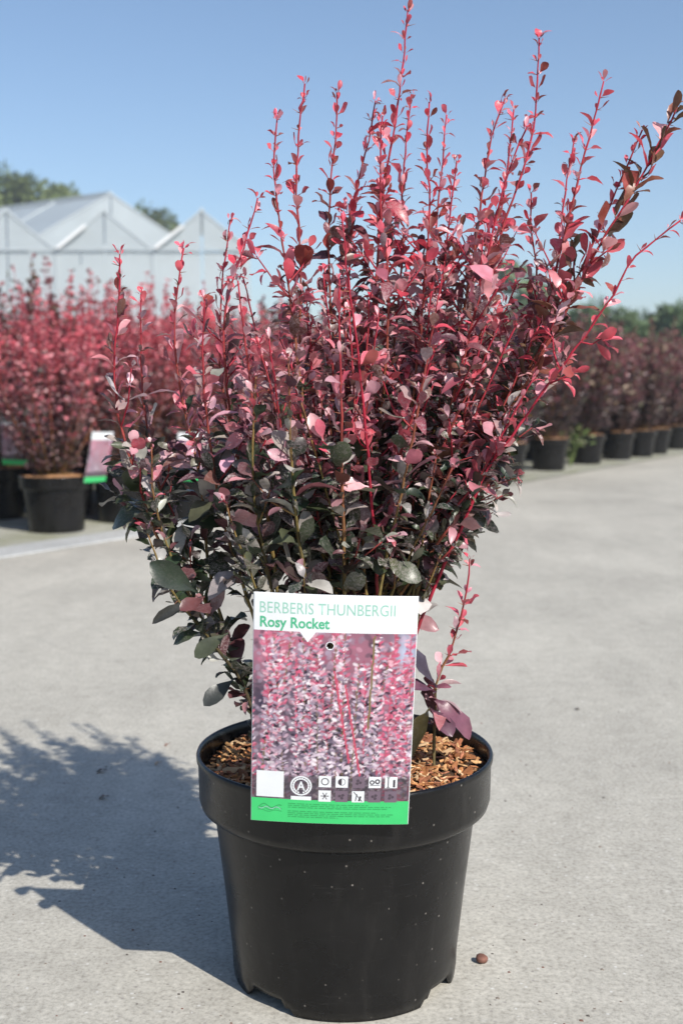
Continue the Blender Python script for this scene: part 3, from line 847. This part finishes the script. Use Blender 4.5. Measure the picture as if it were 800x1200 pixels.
# care symbols
IU = [.465, .570, .675, .778, .880]; IV = [.806, .872]; HS = .039
for r in range(2):
    for c in range(5):
        white = (r, c) in ((0, 0), (0, 1), (0, 3), (0, 4), (1, 0), (1, 2))
        u, v = IU[c], IV[r]
        poly('symbol_square', rect(u - HS, v - HS * AR, u + HS, v + HS * AR), .22, PM['white'] if white else PM['dim'])
        k = []
        if (r, c) == (0, 0): k = ring(u, v, .019, .025)
        if (r, c) == (0, 1): k = ring(u, v, .021, .024) + [[(u, v - .022 * AR)] + [(u - .022 * math.sin(a), v - .022 * AR * math.cos(a)) for a in np.linspace(.1, math.pi - .1, 12)] + [(u, v + .022 * AR)]]
        if (r, c) == (0, 3): k = ring(u - .018, v, .008, .016, 16) + ring(u + .016, v - .004, .008, .017, 16) + [stroke((u - .03, v + .014), (u + .03, v + .012), .004)]
        if (r, c) == (0, 4): k = [stroke((u - .018, v - .024), (u - .018, v + .024), .006), stroke((u - .028, v - .022), (u - .008, v - .022), .004), stroke((u - .028, v + .022), (u - .008, v + .022), .004), rect(u + .012, v - .012, u + .026, v + .022)]
        if (r, c) == (1, 0): k = [stroke((u - .026 * math.cos(a), v - .026 * AR * math.sin(a)), (u + .026 * math.cos(a), v + .026 * AR * math.sin(a)), .005) for a in (0, 1.047, 2.094)]
        if (r, c) == (1, 2): k = [stroke((u - .028, v - .022), (u + .026, v + .022), .005), stroke((u - .016, v + .02), (u - .008, v - .012), .006), stroke((u + .006, v + .02), (u + .016, v - .002), .012)]
        if not white: k = [disc(u + .012 * math.cos(a + c), v + .008 * math.sin(a + c), .010, 8) for a in (0.3, 2.4, 4.5)]
        for i, q in enumerate([k]): multi('symbol', q, .26, PM['dark'] if white else PM['band'])
# waves of the grower's mark and two paragraphs of fine print
wave = []
for off_v, amp, w in ((.928, .010, .006), (.940, .008, .004), (.950, .005, .004)):
    pts = [(.045 + .15 * t, off_v - amp * math.sin(t * 9.5 + off_v * 60) * (1 - .4 * t)) for t in np.linspace(0, 1, 22)]
    wave += [stroke(a, b, w) for a, b in zip(pts, pts[1:])]
multi('grower_mark', wave, .22, PM['fine'])
multi('grower_mark_light', [stroke((.05 + .14 * i / 8, .9365 + .006 * math.sin(i * 1.7)), (.05 + .14 * (i + 1) / 8, .9365 + .006 * math.sin((i + 1) * 1.7)), .005) for i in range(8)], .30, PM['title'])
fp = []; rf_ = random.Random(2)
for vv, u1 in ((.9105, .74), (.919, .885), (.9275, .86), (.945, .80), (.9535, .90), (.962, .88), (.9705, .55)):
    u = .235
    while u < u1:
        w = rf_.uniform(.012, .05); fp.append(rect(u, vv, min(u + w, u1), vv + .0036)); u += w + .008
multi('fine_print', fp, .22, PM['fine'])
# the tongue behind the card that hooks over the pot rim
tv, tf = [], []
hook = [card(.5, .72, -.7), card(.5, .88, -.7), None]
rim_in = Vector((-.010, POT.y - .1335, .2165)) - TB
for w in (-.016, .016):
    s = eu * w
    for p in (card(.5, .78, -1.2) + s, Vector((-.0, POT.y - .1435, .2222)) - TB + s + Vector((-.010, 0, 0)), Vector((-.010, POT.y - .1325, .2222)) - TB + s, Vector((-.010, POT.y - .1312, .2000)) - TB + s):
        tv.append(p)
tf = [(0, 1, 5, 4), (1, 2, 6, 5), (2, 3, 7, 6)]
tg = new_obj('tongue', mesh_from('tongue', tv, tf, None, False, PM['white']), plant_tag)
sm = tg.modifiers.new('thickness', 'SOLIDIFY'); sm.thickness = .0007; sm.offset = 0

# ------------------------------------------------------------------ nursery shrubs in pots behind
def bg_shrub_meshes(seed, pal_top, pal_mid, pal_low, height, spread, stems, pink):
    r = random.Random(seed); v, f, c = [], [], []; sv, sf, sc_ = [], [], []
    def lf(p, d, hint, L, rgb):
        d = d.normalized(); n = (hint - d * hint.dot(d)); n = n.normalized() if n.length > 1e-4 else d.orthogonal().normalized(); x = d.cross(n) * L * .36
        k = len(v)
        v.extend([p, p + d * L * .6 + x + n * L * .1, p + d * L * 1.0 - n * L * .08, p + d * L * .6 - x + n * L * .1, p + d * L * .55])
        f.extend([(k, k + 1, k + 4), (k + 1, k + 2, k + 4), (k + 2, k + 3, k + 4), (k + 3, k, k + 4)])
        c.extend([(*rgb, .4)] * 5)
    for s in range(stems):
        a = r.uniform(0, 6.28); q = math.sqrt(r.random())
        h = height * (1 - .28 * q * r.random()) * r.uniform(.72, 1.0)
        tip = Vector((math.cos(a) * q * spread, math.sin(a) * q * spread, h))
        b = Vector((math.cos(a) * q * .05, math.sin(a) * q * .05, -.004))
        mid = b.lerp(tip, .5) + Vector((math.cos(a), math.sin(a), 0)) * .05 * q
        pts = catmull([b, mid, tip], 22)
        tube(sv, sf, sc_, pts, .003, .001, lambda t, p: tuple(TAN.lerp(CRIM if pink else RED, min(1, t * 1.2))), 4)
        n = int(h / .019)
        for i in range(n):
            t = (i + r.random()) / n
            if t < .06: continue
            p = pts[min(len(pts) - 1, int(t * (len(pts) - 1)))].lerp(pts[min(len(pts) - 1, int(t * (len(pts) - 1)) + 1)], r.random())
            lift = p.z / height
            for m in range(r.choice((3, 4, 5)) if t < .85 else 3):
                aa = r.uniform(0, 6.28)
                d = Vector((math.cos(aa), math.sin(aa), r.uniform(.15, .9) + t * .5))
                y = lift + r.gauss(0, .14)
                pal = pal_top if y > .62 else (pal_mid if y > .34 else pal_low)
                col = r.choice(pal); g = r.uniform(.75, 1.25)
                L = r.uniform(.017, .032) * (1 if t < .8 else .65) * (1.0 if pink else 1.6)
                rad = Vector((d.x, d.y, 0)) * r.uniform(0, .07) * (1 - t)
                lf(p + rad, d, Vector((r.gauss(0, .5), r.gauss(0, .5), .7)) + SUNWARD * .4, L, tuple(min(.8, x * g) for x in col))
    return mesh_from('stems', sv, sf, sc_, True, M['stem']), mesh_from('foliage', v, f, c, False, M['bgleaf'])
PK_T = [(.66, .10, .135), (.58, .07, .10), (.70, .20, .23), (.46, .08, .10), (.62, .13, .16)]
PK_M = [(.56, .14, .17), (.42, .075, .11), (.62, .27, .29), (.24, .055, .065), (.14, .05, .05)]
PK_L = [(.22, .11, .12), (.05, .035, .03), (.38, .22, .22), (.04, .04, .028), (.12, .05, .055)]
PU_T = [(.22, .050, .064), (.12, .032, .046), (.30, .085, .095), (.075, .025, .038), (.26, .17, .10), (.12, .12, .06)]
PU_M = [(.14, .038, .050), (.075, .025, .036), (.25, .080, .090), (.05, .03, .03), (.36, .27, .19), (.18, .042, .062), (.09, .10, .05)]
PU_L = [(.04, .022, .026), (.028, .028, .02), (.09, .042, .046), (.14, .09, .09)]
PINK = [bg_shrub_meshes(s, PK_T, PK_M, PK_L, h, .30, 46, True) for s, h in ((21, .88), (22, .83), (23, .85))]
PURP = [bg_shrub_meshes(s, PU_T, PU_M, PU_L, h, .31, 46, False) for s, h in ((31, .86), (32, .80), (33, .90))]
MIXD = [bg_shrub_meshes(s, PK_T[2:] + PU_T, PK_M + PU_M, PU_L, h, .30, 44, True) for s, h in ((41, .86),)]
bw, br_ = pot_meshes(40, False)
bsoil_mat = simple_mat('bark_topping', (0.40, 0.21, 0.10), 0.95, 0.2, 0.55, 110.0)
bs = soil_mesh(24, 4); bs.materials.clear(); bs.materials.append(bsoil_mat)
def potted(x, y, kind, idx, rz, sc, plabel, slabel, sz=1.0, shrub_on=True, pot_group='pots standing in the nursery bed', shrub_group='shrubs standing in the nursery bed'):
    z = .0055
    p = thing('plant_pot', (x, y, z), plabel, 'pot', pot_group, rz)
    new_obj('pot_wall', bw, p); new_obj('rim', br_, p); new_obj('soil', bs, p).location = (0, 0, .016)
    if shrub_on:
        st, fo = {'pink': PINK, 'purple': PURP, 'mixed': MIXD}[kind][idx % len({'pink': PINK, 'purple': PURP, 'mixed': MIXD}[kind])]
        s = thing('barberry_shrub', (x, y, z + .203), slabel, 'shrub', shrub_group, rz)
        s.scale = (sc, sc, sc * sz)
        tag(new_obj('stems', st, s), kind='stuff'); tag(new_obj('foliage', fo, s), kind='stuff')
    return p
rb = random.Random(17)
def foot(px, py):      # photo pixel of the front foot of a pot -> its middle
    g = on_ground(px, py); d = Vector((g.x, g.y, 0)).normalized(); return g + d * .105
front_row = [(-95, 646), (67, 627), (147, 615), (226, 612), (318, 603), (410, 592), (500, 578), (592, 562), (642, 553), (686, 545), (722, 540), (748, 536.5), (766, 533), (789, 527.5), (812, 523.5), (833, 520)]
ORD = ['first', 'second', 'third', 'fourth', 'fifth', 'sixth', 'seventh', 'eighth']
BARK = 'the bark topped pot'
def row_words(i):
    """where a pot of the front row stands"""
    if i == 0: return 'in front row beside ' + BARK + ', away from the tall shrub'
    if i == 1: return None
    if i < 5: return 'in the front row, %s past ' % ORD[i - 2] + BARK
    if i < 8: return 'in front row behind the tall shrub, %s before the pale weed' % ORD[8 - i]
    return 'in the front row, %s past the pale green weed' % ORD[i - 9] if i > 8 else 'in the front row with the pale green weed at its foot'
placed = []
for i, q in enumerate(front_row):
    g = foot(*q)
    kind = 'pink' if i < 5 else ('mixed' if i in (5,) else 'purple')
    look = {'pink': 'rosy pink', 'mixed': 'pink-purple', 'purple': 'dark purple'}[kind]
    w = row_words(i)
    pl = 'black pot ' + w if w else 'black pot topped with orange bark standing nearest the light kerb'
    sl = look + ' shrub ' + w if w else 'rosy pink barberry shrub growing in ' + BARK
    potted(g.x, g.y, kind, i, rb.uniform(0, 6.28), rb.uniform(.88, 1.06) * (1.07 if kind == 'purple' else 1), pl, sl)
    placed.append(g)
# further rows into the bed
for row in range(1, 6):
    for i, g0 in enumerate(placed):
        g1 = placed[min(i + 1, len(placed) - 1)] if i < len(placed) - 1 else g0
        q = g0.lerp(g1, .5 if row % 2 else 0) + nrm * (.50 * row) + Vector((rb.uniform(-.06, .06), rb.uniform(-.06, .06), 0))
        u, w, d = proj(np.array([[q.x, q.y, .6]]))
        if u[0] < -70 or u[0] > 870: continue
        if row > 3 and 330 < u[0] < 560: continue
        left = i < 5
        if left and row >= 2: kind = rb.choice(('purple', 'purple', 'mixed', 'pink'))
        elif left: kind = rb.choice(('pink', 'pink', 'mixed'))
        else: kind = 'purple' if rb.random() < .85 else 'mixed'
        look = {'pink': 'rosy pink', 'mixed': 'pink-purple', 'purple': 'dark purple'}[kind]
        where = ', %s row back, %s' % (ORD[row], 'near ' + BARK if left else 'beyond the tall shrub')
        potted(q.x, q.y, kind, i + row, rb.uniform(0, 6.28), rb.uniform(.88, 1.1), 'black pot of a %s shrub' % look + where, look + ' shrub' + where)

# picture labels on three of the pots behind
def small_tag(px, py, Y, yaw, lean_, label, k=1.0):
    o = thing('plant_tag', at(px, py, Y), label, 'label', None, yaw)
    o.rotation_euler = (lean_, 0, yaw)
    for src in ('card', 'printed_picture', 'green_band'):
        s = next(c for c in plant_tag.children if c.name == src)
        c = s.copy(); COL.objects.link(c); c.parent = o
    return o
g1 = foot(67, 627); g2 = foot(147, 615)
small_tag(21, 545, 4.93, math.radians(-6), 0.0, 'picture label half in shade at the dark pot left of the bark topped pot')
small_tag(112, 565, g1.y - .02, math.radians(63), math.radians(4), 'picture label turned sideways at the rim of the bark topped pot')
small_tag(226, 563, foot(226, 612).y - .155, math.radians(10), 0.0, 'picture label almost hidden behind the leaves of the tall shrub')

# a small variegated green plant at the foot of a dark purple shrub on the right
wp = foot(664, 549)
weed = thing('weed_plant', (wp.x + .02, wp.y - .02, .006), 'small pale green leafy plant between the dark pots', 'plant')
wv, wf, wc = [], [], []
for k in range(70):
    a = rb.uniform(0, 6.28); rr = rb.uniform(.02, .13); h = rb.uniform(.13, .30)
    p = np.array([rr * math.cos(a), rr * math.sin(a) , h])
    ax = Vector((math.cos(a), math.sin(a), rb.uniform(-.1, .7))).normalized(); L = rb.uniform(.03, .06)
    l = (Vector(p), ax, (Vector((0, -.4, .9)) - ax * ax.dot(Vector((0, -.4, .9)))).normalized(), L, 1.0, None, 0, k % 6)
    A = np.array(leaf_matrix(l)); wf.append(base_f + len(wv) * nvert); wv.append(LEAF[k % 6][0] @ A[:3, :3].T + A[:3, 3])
    col = rb.choice([(.10, .20, .045), (.30, .36, .14), (.20, .30, .08), (.45, .45, .28)]); wc.append(np.tile(np.array([*col, .3]), (nvert, 1)))
new_obj('foliage', mesh_from('foliage', np.vstack(wv), np.vstack(wf), np.vstack(wc), True, M['green']), weed)['kind'] = 'stuff'
tv2, tf2, tc2 = [], [], []
for k in range(12):
    a = rb.uniform(0, 6.28); rr = rb.uniform(.03, .11)
    tube(tv2, tf2, tc2, [Vector((0, 0, 0)), Vector((rr * .4 * math.cos(a), rr * .4 * math.sin(a), .12)), Vector((rr * math.cos(a), rr * math.sin(a), .24))], .003, .0012, lambda t, p: (.12, .16, .05), 5)
new_obj('stems', mesh_from('stems', tv2, tf2, tc2, True, M['stem']), weed)['kind'] = 'stuff'

# ------------------------------------------------------------------ trees and hedge far behind
def crown_mesh(seed, rx, rz_, n, cols, size):
    r = random.Random(seed); v, f, c = [], [], []
    cl = []
    for k in range(26):
        while True:
            p = Vector((r.uniform(-1, 1), r.uniform(-1, 1), r.uniform(-1, 1)))
            if p.length < 1: break
        cl.append((Vector((p.x * rx, p.y * rx, p.z * rz_)), r.uniform(.22, .42) * rx, r.choice(cols)))
    for k in range(n):
        ce, rad, col = r.choice(cl)
        d = Vector((r.gauss(0, 1), r.gauss(0, 1), r.gauss(0, 1))).normalized()
        p = ce + d * rad * (r.random() ** .4); L = size * r.uniform(.6, 1.3)
        ax = (d + Vector((r.gauss(0, .6), r.gauss(0, .6), r.gauss(0, .6)))).normalized(); nn = ax.orthogonal().normalized(); x = ax.cross(nn) * L * .35
        k0 = len(v); v.extend([p, p + ax * L * .5 + x, p + ax * L, p + ax * L * .5 - x]); f.append((k0, k0 + 1, k0 + 2, k0 + 3))
        g = r.uniform(.7, 1.25); c.extend([(*[q * g for q in col], 0)] * 4)
    return mesh_from('crown', v, f, c, False, M['green'])
GREENS = [(.22, .28, .10), (.19, .24, .09), (.27, .32, .13), (.18, .22, .08)]  # lightened: some of the distance haze is put into these leaf colours
HGREENS = [(.20, .28, .14), (.17, .24, .12), (.23, .30, .165)]
def trunk_mesh(h, r):
    v, f, c = [], [], []
    tube(v, f, c, [Vector((0, 0, 0)), Vector((.03 * h, 0, h * .5)), Vector((0, .02 * h, h))], r, r * .45, lambda t, p: (.1, .08, .06), 8)
    for k in range(5):
        a = k * 1.26; z = h * (.55 + .08 * k)
        tube(v, f, c, [Vector((0.02 * h, 0, z)), Vector((math.cos(a) * h * .15, math.sin(a) * h * .15, z + h * .18)), Vector((math.cos(a) * h * .26, math.sin(a) * h * .26, z + h * .3))], r * .4, r * .1, lambda t, p: (.1, .08, .06), 6)
    return mesh_from('trunk', v, f, c, True, M['wood'])
CR = [crown_mesh(s, 2.6, 2.3, 5200, GREENS, .34) for s in (61, 62, 63)]
HC = [crown_mesh(s, .95, 1.45, 3400, HGREENS, .20) for s in (71, 72, 73)]
TM, HM = trunk_mesh(8.5, .22), trunk_mesh(1.9, .06)
def tree(px, ytop, Y, crown, trunk, base_h, half, label, group, name='tree', sc=1.0):
    p = at(px, ytop, Y)
    h = p.z / sc
    t = thing(name, (p.x, p.y, -.01), label, 'tree', group, px * .37)
    t.scale = (sc, sc, sc)
    tr = new_obj('trunk', trunk, t); tr.scale = (1, 1, max(.3, (h - half * 1.2) / base_h))
    cr = new_obj('crown', crown, t); cr.location = (0, 0, h - half)
for i, (px, yt, Y) in enumerate([(-48, 214, 66), (8, 207, 68), (47, 212, 70), (80, 220, 71)]):
    tree(px, yt, Y, CR[i % 3], TM, 8.5, 2.5, 'broad green tree rising behind the pale greenhouse roof', 'trees behind the greenhouse')
tree(176, 249, 78, CR[1], TM, 8.5, 2.5, 'lone distant green treetop peeping between the two greenhouse roofs', None)
for i, px in enumerate(range(575, 900, 17)):
    tree(px, 366 + rb.uniform(-9, 10) - (8 if px > 640 else 0), 31 + rb.uniform(-1, 1), HC[i % 3], HM, 1.9, 1.5, 'green conical tree in the hedge line beyond the purple shrubs', 'hedge line trees', 'hedge_tree')
tree(606, 312, 44, HC[0], HM, 1.9, 1.5, 'taller dark green tree standing above the hedge line', None, 'hedge_tree', 1.5)

# ------------------------------------------------------------------ greenhouses
def film_mat(name, col, alpha):
    m, nt, b, o = node_mat(name)
    n = noise(nt, obj_pos(nt), .9, 4)
    nt.links.new(ramp(nt, n, [(.3, tuple(x * .93 for x in col)), (.7, tuple(min(1, x * 1.05) for x in col))]).outputs[0], b.inputs['Base Color'])
    b.inputs['Roughness'].default_value = .32; b.inputs['Specular IOR Level'].default_value = .5
    t = nt.nodes.new('ShaderNodeBsdfTransparent'); tl = nt.nodes.new('ShaderNodeBsdfTranslucent'); tl.inputs[0].default_value = (*col, 1)
    a = nt.nodes.new('ShaderNodeMixShader'); a.inputs[0].default_value = .45
    nt.links.new(b.outputs[0], a.inputs[1]); nt.links.new(tl.outputs[0], a.inputs[2])
    mx = nt.nodes.new('ShaderNodeMixShader'); mx.inputs[0].default_value = alpha
    nt.links.new(t.outputs[0], mx.inputs[1]); nt.links.new(a.outputs[0], mx.inputs[2]); nt.links.new(mx.outputs[0], o.inputs[0])
    return m
FILM = film_mat('greenhouse_film', (.66, .71, .73), .80)
GLASS = film_mat('greenhouse_roof_film', (.60, .66, .70), .74)
ALU = simple_mat('greenhouse_aluminium', (.42, .46, .48), .6, .3, .08, 3.0)
GLINT_BAR = simple_mat('greenhouse_glint_bar', (.80, .80, .80), .35, .5, .04, 3.0)
def greenhouse(origin, ux, depth_dir, bays, w, eave, apex, depth, nseg, label, left_glint=True):
    """bays side by side along ux, roofs running back along depth_dir; origin is the first bay's near left foot"""
    g = thing('greenhouse', origin, label, 'greenhouse')
    U = ux.normalized(); D = depth_dir.normalized(); Z = Vector((0, 0, 1))
    for b in range(bays):
        l = U * (w * b); r = U * (w * (b + 1)); m = U * (w * (b + .5))
        # gable wall of upright film panels
        for k in range(4):
            a0 = l + U * (w * k / 4 + .03); a1 = l + U * (w * (k + 1) / 4 - .03)
            q = MB(); q.slab([a0 + Z * .05, a1 + Z * .05, a1 + Z * (eave - .04), a0 + Z * (eave - .04)], .02); new_obj('wall_panel', q.mesh('wall_panel', FILM), g)
        for s_, e_ in ((l, -1), (r, 1)):
            q = MB(); base = m + Z * (eave + .04); corner = s_ + Z * (eave + .04) + U * (-e_ * .10); top = m + Z * (apex - .06)
            pts = [base + U * (e_ * .03), corner, top + U * (e_ * .03)]
            n = D * .02
            q.add(pts + [p + n for p in pts], [(0, 1, 2), (5, 4, 3), (0, 3, 4, 1), (1, 4, 5, 2), (2, 5, 3, 0)]); new_obj('gable_panel', q.mesh('gable_panel', FILM), g)
        for k in range(nseg):
            d0 = D * (depth * k / nseg + .05); d1 = D * (depth * (k + 1) / nseg - .02)
            for s_ in (l, r):
                q = MB(); q.slab([s_ + Z * eave + d0, m + Z * apex + d0, m + Z * apex + d1, s_ + Z * eave + d1], .02); new_obj('roof_panel', q.mesh('roof_panel', GLASS), g)
        for k in range(0, nseg + 1):
            d0 = D * (depth * k / nseg)
            q = MB(); q.bar(l + Z * eave + d0, m + Z * (apex + .03) + d0, .06); q.bar(m + Z * (apex + .03) + d0, r + Z * eave + d0, .06); new_obj('rafter', q.mesh('rafter', ALU), g)
            q = MB(); q.bar(l + d0 - D * .02, l + Z * eave + d0 - D * .02, .06); new_obj('post', q.mesh('post', ALU), g)
        q = MB(); q.bar(m + Z * (apex + .05), m + Z * (apex + .05) + D * depth, .12); new_obj('ridge', q.mesh('ridge', ALU), g)
        q = MB(); q.bar(l + Z * (eave + .01) - D * .06, r + Z * (eave + .01) - D * .06, .05); new_obj('eave_beam', q.mesh('eave_beam', ALU), g)
        if left_glint:  # sun glint along each left slope, built as a white bar
            q = MB(); q.bar(l.lerp(m, .04) + Z * (eave + (apex - eave) * .04) - D * .12, l.lerp(m, .62) + Z * (eave + (apex - eave) * .62) - D * .12, .16, .08); new_obj('gable_glint', q.mesh('gable_glint', GLINT_BAR), g)
    return g
# the tall house: its ridge runs back and to the left
apexA = at(130, 228, 44.0)
Dd = Vector((-.86, .50, 0)).normalized(); Uu = Vector((.50, .86, 0)).normalized()
# right eave sits on the photo ray of (178, 290)
wA = 6.4
greenhouse(Vector((apexA.x, apexA.y, 0)) - Vector((.93, .36, 0)).normalized() * (wA / 2), Vector((.93, .36, 0)), Vector((-.80, .60, 0)), 1, wA, apexA.z - 1.95, apexA.z, 18, 6,
           'tall pale greenhouse with sloping film roof and long ridge', False)
apexB = at(122, 248, 37.0); wB = 112 / FPX * 37.0
greenhouse(Vector((apexB.x - wB * 1.5, apexB.y, 0)), Vector((1, 0.0, 0)), Vector((-.12, 1, 0)), 3, wB, apexB.z - 1.15, apexB.z, 5.5, 2,
           'low pale film greenhouse with three gables and white bars as sun glints', True)

# ------------------------------------------------------------------ small things lying on the ground
bud_mat = simple_mat('dry_bud', (.16, .075, .055), .8, .3, .4, 120.0)
def pebble(name, px, py, s, mat, label, cat, seed):
    bm = bmesh.new(); bmesh.ops.create_icosphere(bm, subdivisions=3, radius=1.0)
    r = random.Random(seed); k = [Vector((r.gauss(0, 1), r.gauss(0, 1), r.gauss(0, 1))) for _ in range(5)]
    for v in bm.verts:
        n = v.co.normalized(); v.co = n * (1 + .10 * sum(math.sin(3 * n.dot(q) + i) for i, q in enumerate(k)) / 2); v.co.z *= .72; v.co *= s
    zmin = min(v.co.z for v in bm.verts)
    me = bpy.data.meshes.new(name); bm.to_mesh(me); bm.free(); me.materials.append(mat)
    for p in me.polygons: p.use_smooth = True
    g = on_ground(px, py); o = new_obj(name, me); o.location = (g.x, g.y, -zmin - .0006)
    return tag(o, label, cat)
pebble('dried_bud', 564, 1128, .0058, bud_mat, 'small reddish brown dried bud lying on the concrete right of the large pot', 'bud', 1)
stone_mat = simple_mat('small_stone', (.13, .12, .11), .85, .3, .3, 90.0)
pebble('small_stone', 197, 642, .018, stone_mat, 'dark flat stone lying on the road by the kerb', 'stone', 2)
pebble('small_stone', 676, 832, .0035, stone_mat, 'tiny dark stone on the concrete well behind the dried bud', 'stone', 4)
dead = [('fallen_leaf', 126, 906, .026, (.045, .03, .025), 'dark curled fallen leaf in the shadow on the road, farther one'), ('fallen_leaf', 128, 937, .022, (.09, .055, .045), 'brown fallen leaf in the shadow on the road, nearer one'),
        ('fallen_leaf', 190, 896, .014, (.50, .30, .16), 'orange bark flake at the edge of the shrub shadow'), ('fallen_leaf', 200, 874, .012, (.45, .25, .18), 'reddish flake on the lit concrete behind the shrub shadow')]
for nm, px, py, L, c, lab in dead:
    g = on_ground(px, py); o = new_obj(nm, LEAF_ME[3]); o.scale = (L, L, L); o.location = (g.x, g.y, .004); o.rotation_euler = (.05, .12, rb.uniform(1.2, 1.9)); o.color = (*c, 0)
    tag(o, lab, 'leaf')
gv, gf, gc = [], [], []
for k in range(520):      # loose grit and soil crumbs, more of them round the pot
    x = rb.uniform(-1.0, 1.3); y = rb.uniform(.78, 3.4); s = rb.uniform(.0007, .0019)
    if k > 330: x = POT.x + rb.gauss(0, .16); y = POT.y + rb.gauss(0, .14); s *= .8
    if math.hypot(x - POT.x, y - POT.y) < .12: continue
    n = len(gv); h = rb.uniform(.4, .9)
    gv += [(x - s, y - s * .7, 0), (x + s, y - s, 0), (x + s * .8, y + s, 0), (x - s, y + s * .9, 0), (x + s * rb.uniform(-.4, .4), y, s * h)]
    gf += [(n, n + 1, n + 4), (n + 1, n + 2, n + 4), (n + 2, n + 3, n + 4), (n + 3, n, n + 4)]
    q = rb.choice([(.10, .09, .08), (.06, .05, .045), (.20, .17, .14), (.16, .08, .06)]); gc += [q] * 5
tag(new_obj('grit', mesh_from('grit', gv, gf, gc, False, vcol_mat('grit', .9, .2))), 'loose dark grit scattered over the concrete road', 'grit', None, 'stuff')

# ------------------------------------------------------------------ light summer haze
hz = MB(); hz.box((0, 92.5, 7.0), (304, 239, 16.0))
hm = bpy.data.materials.new('haze'); hm.use_nodes = True
hn = hm.node_tree; hn.nodes.remove(hn.nodes['Principled BSDF'])
pv = hn.nodes.new('ShaderNodeVolumePrincipled'); pv.inputs['Color'].default_value = (.86, .91, 1.0, 1); pv.inputs['Density'].default_value = .0024; pv.inputs['Anisotropy'].default_value = .2
hn.links.new(pv.outputs[0], hn.nodes['Material Output'].inputs['Volume'])
tag(new_obj('haze', hz.mesh('haze', hm)), 'thin pale summer haze over the nursery yard', 'haze', None, 'stuff')
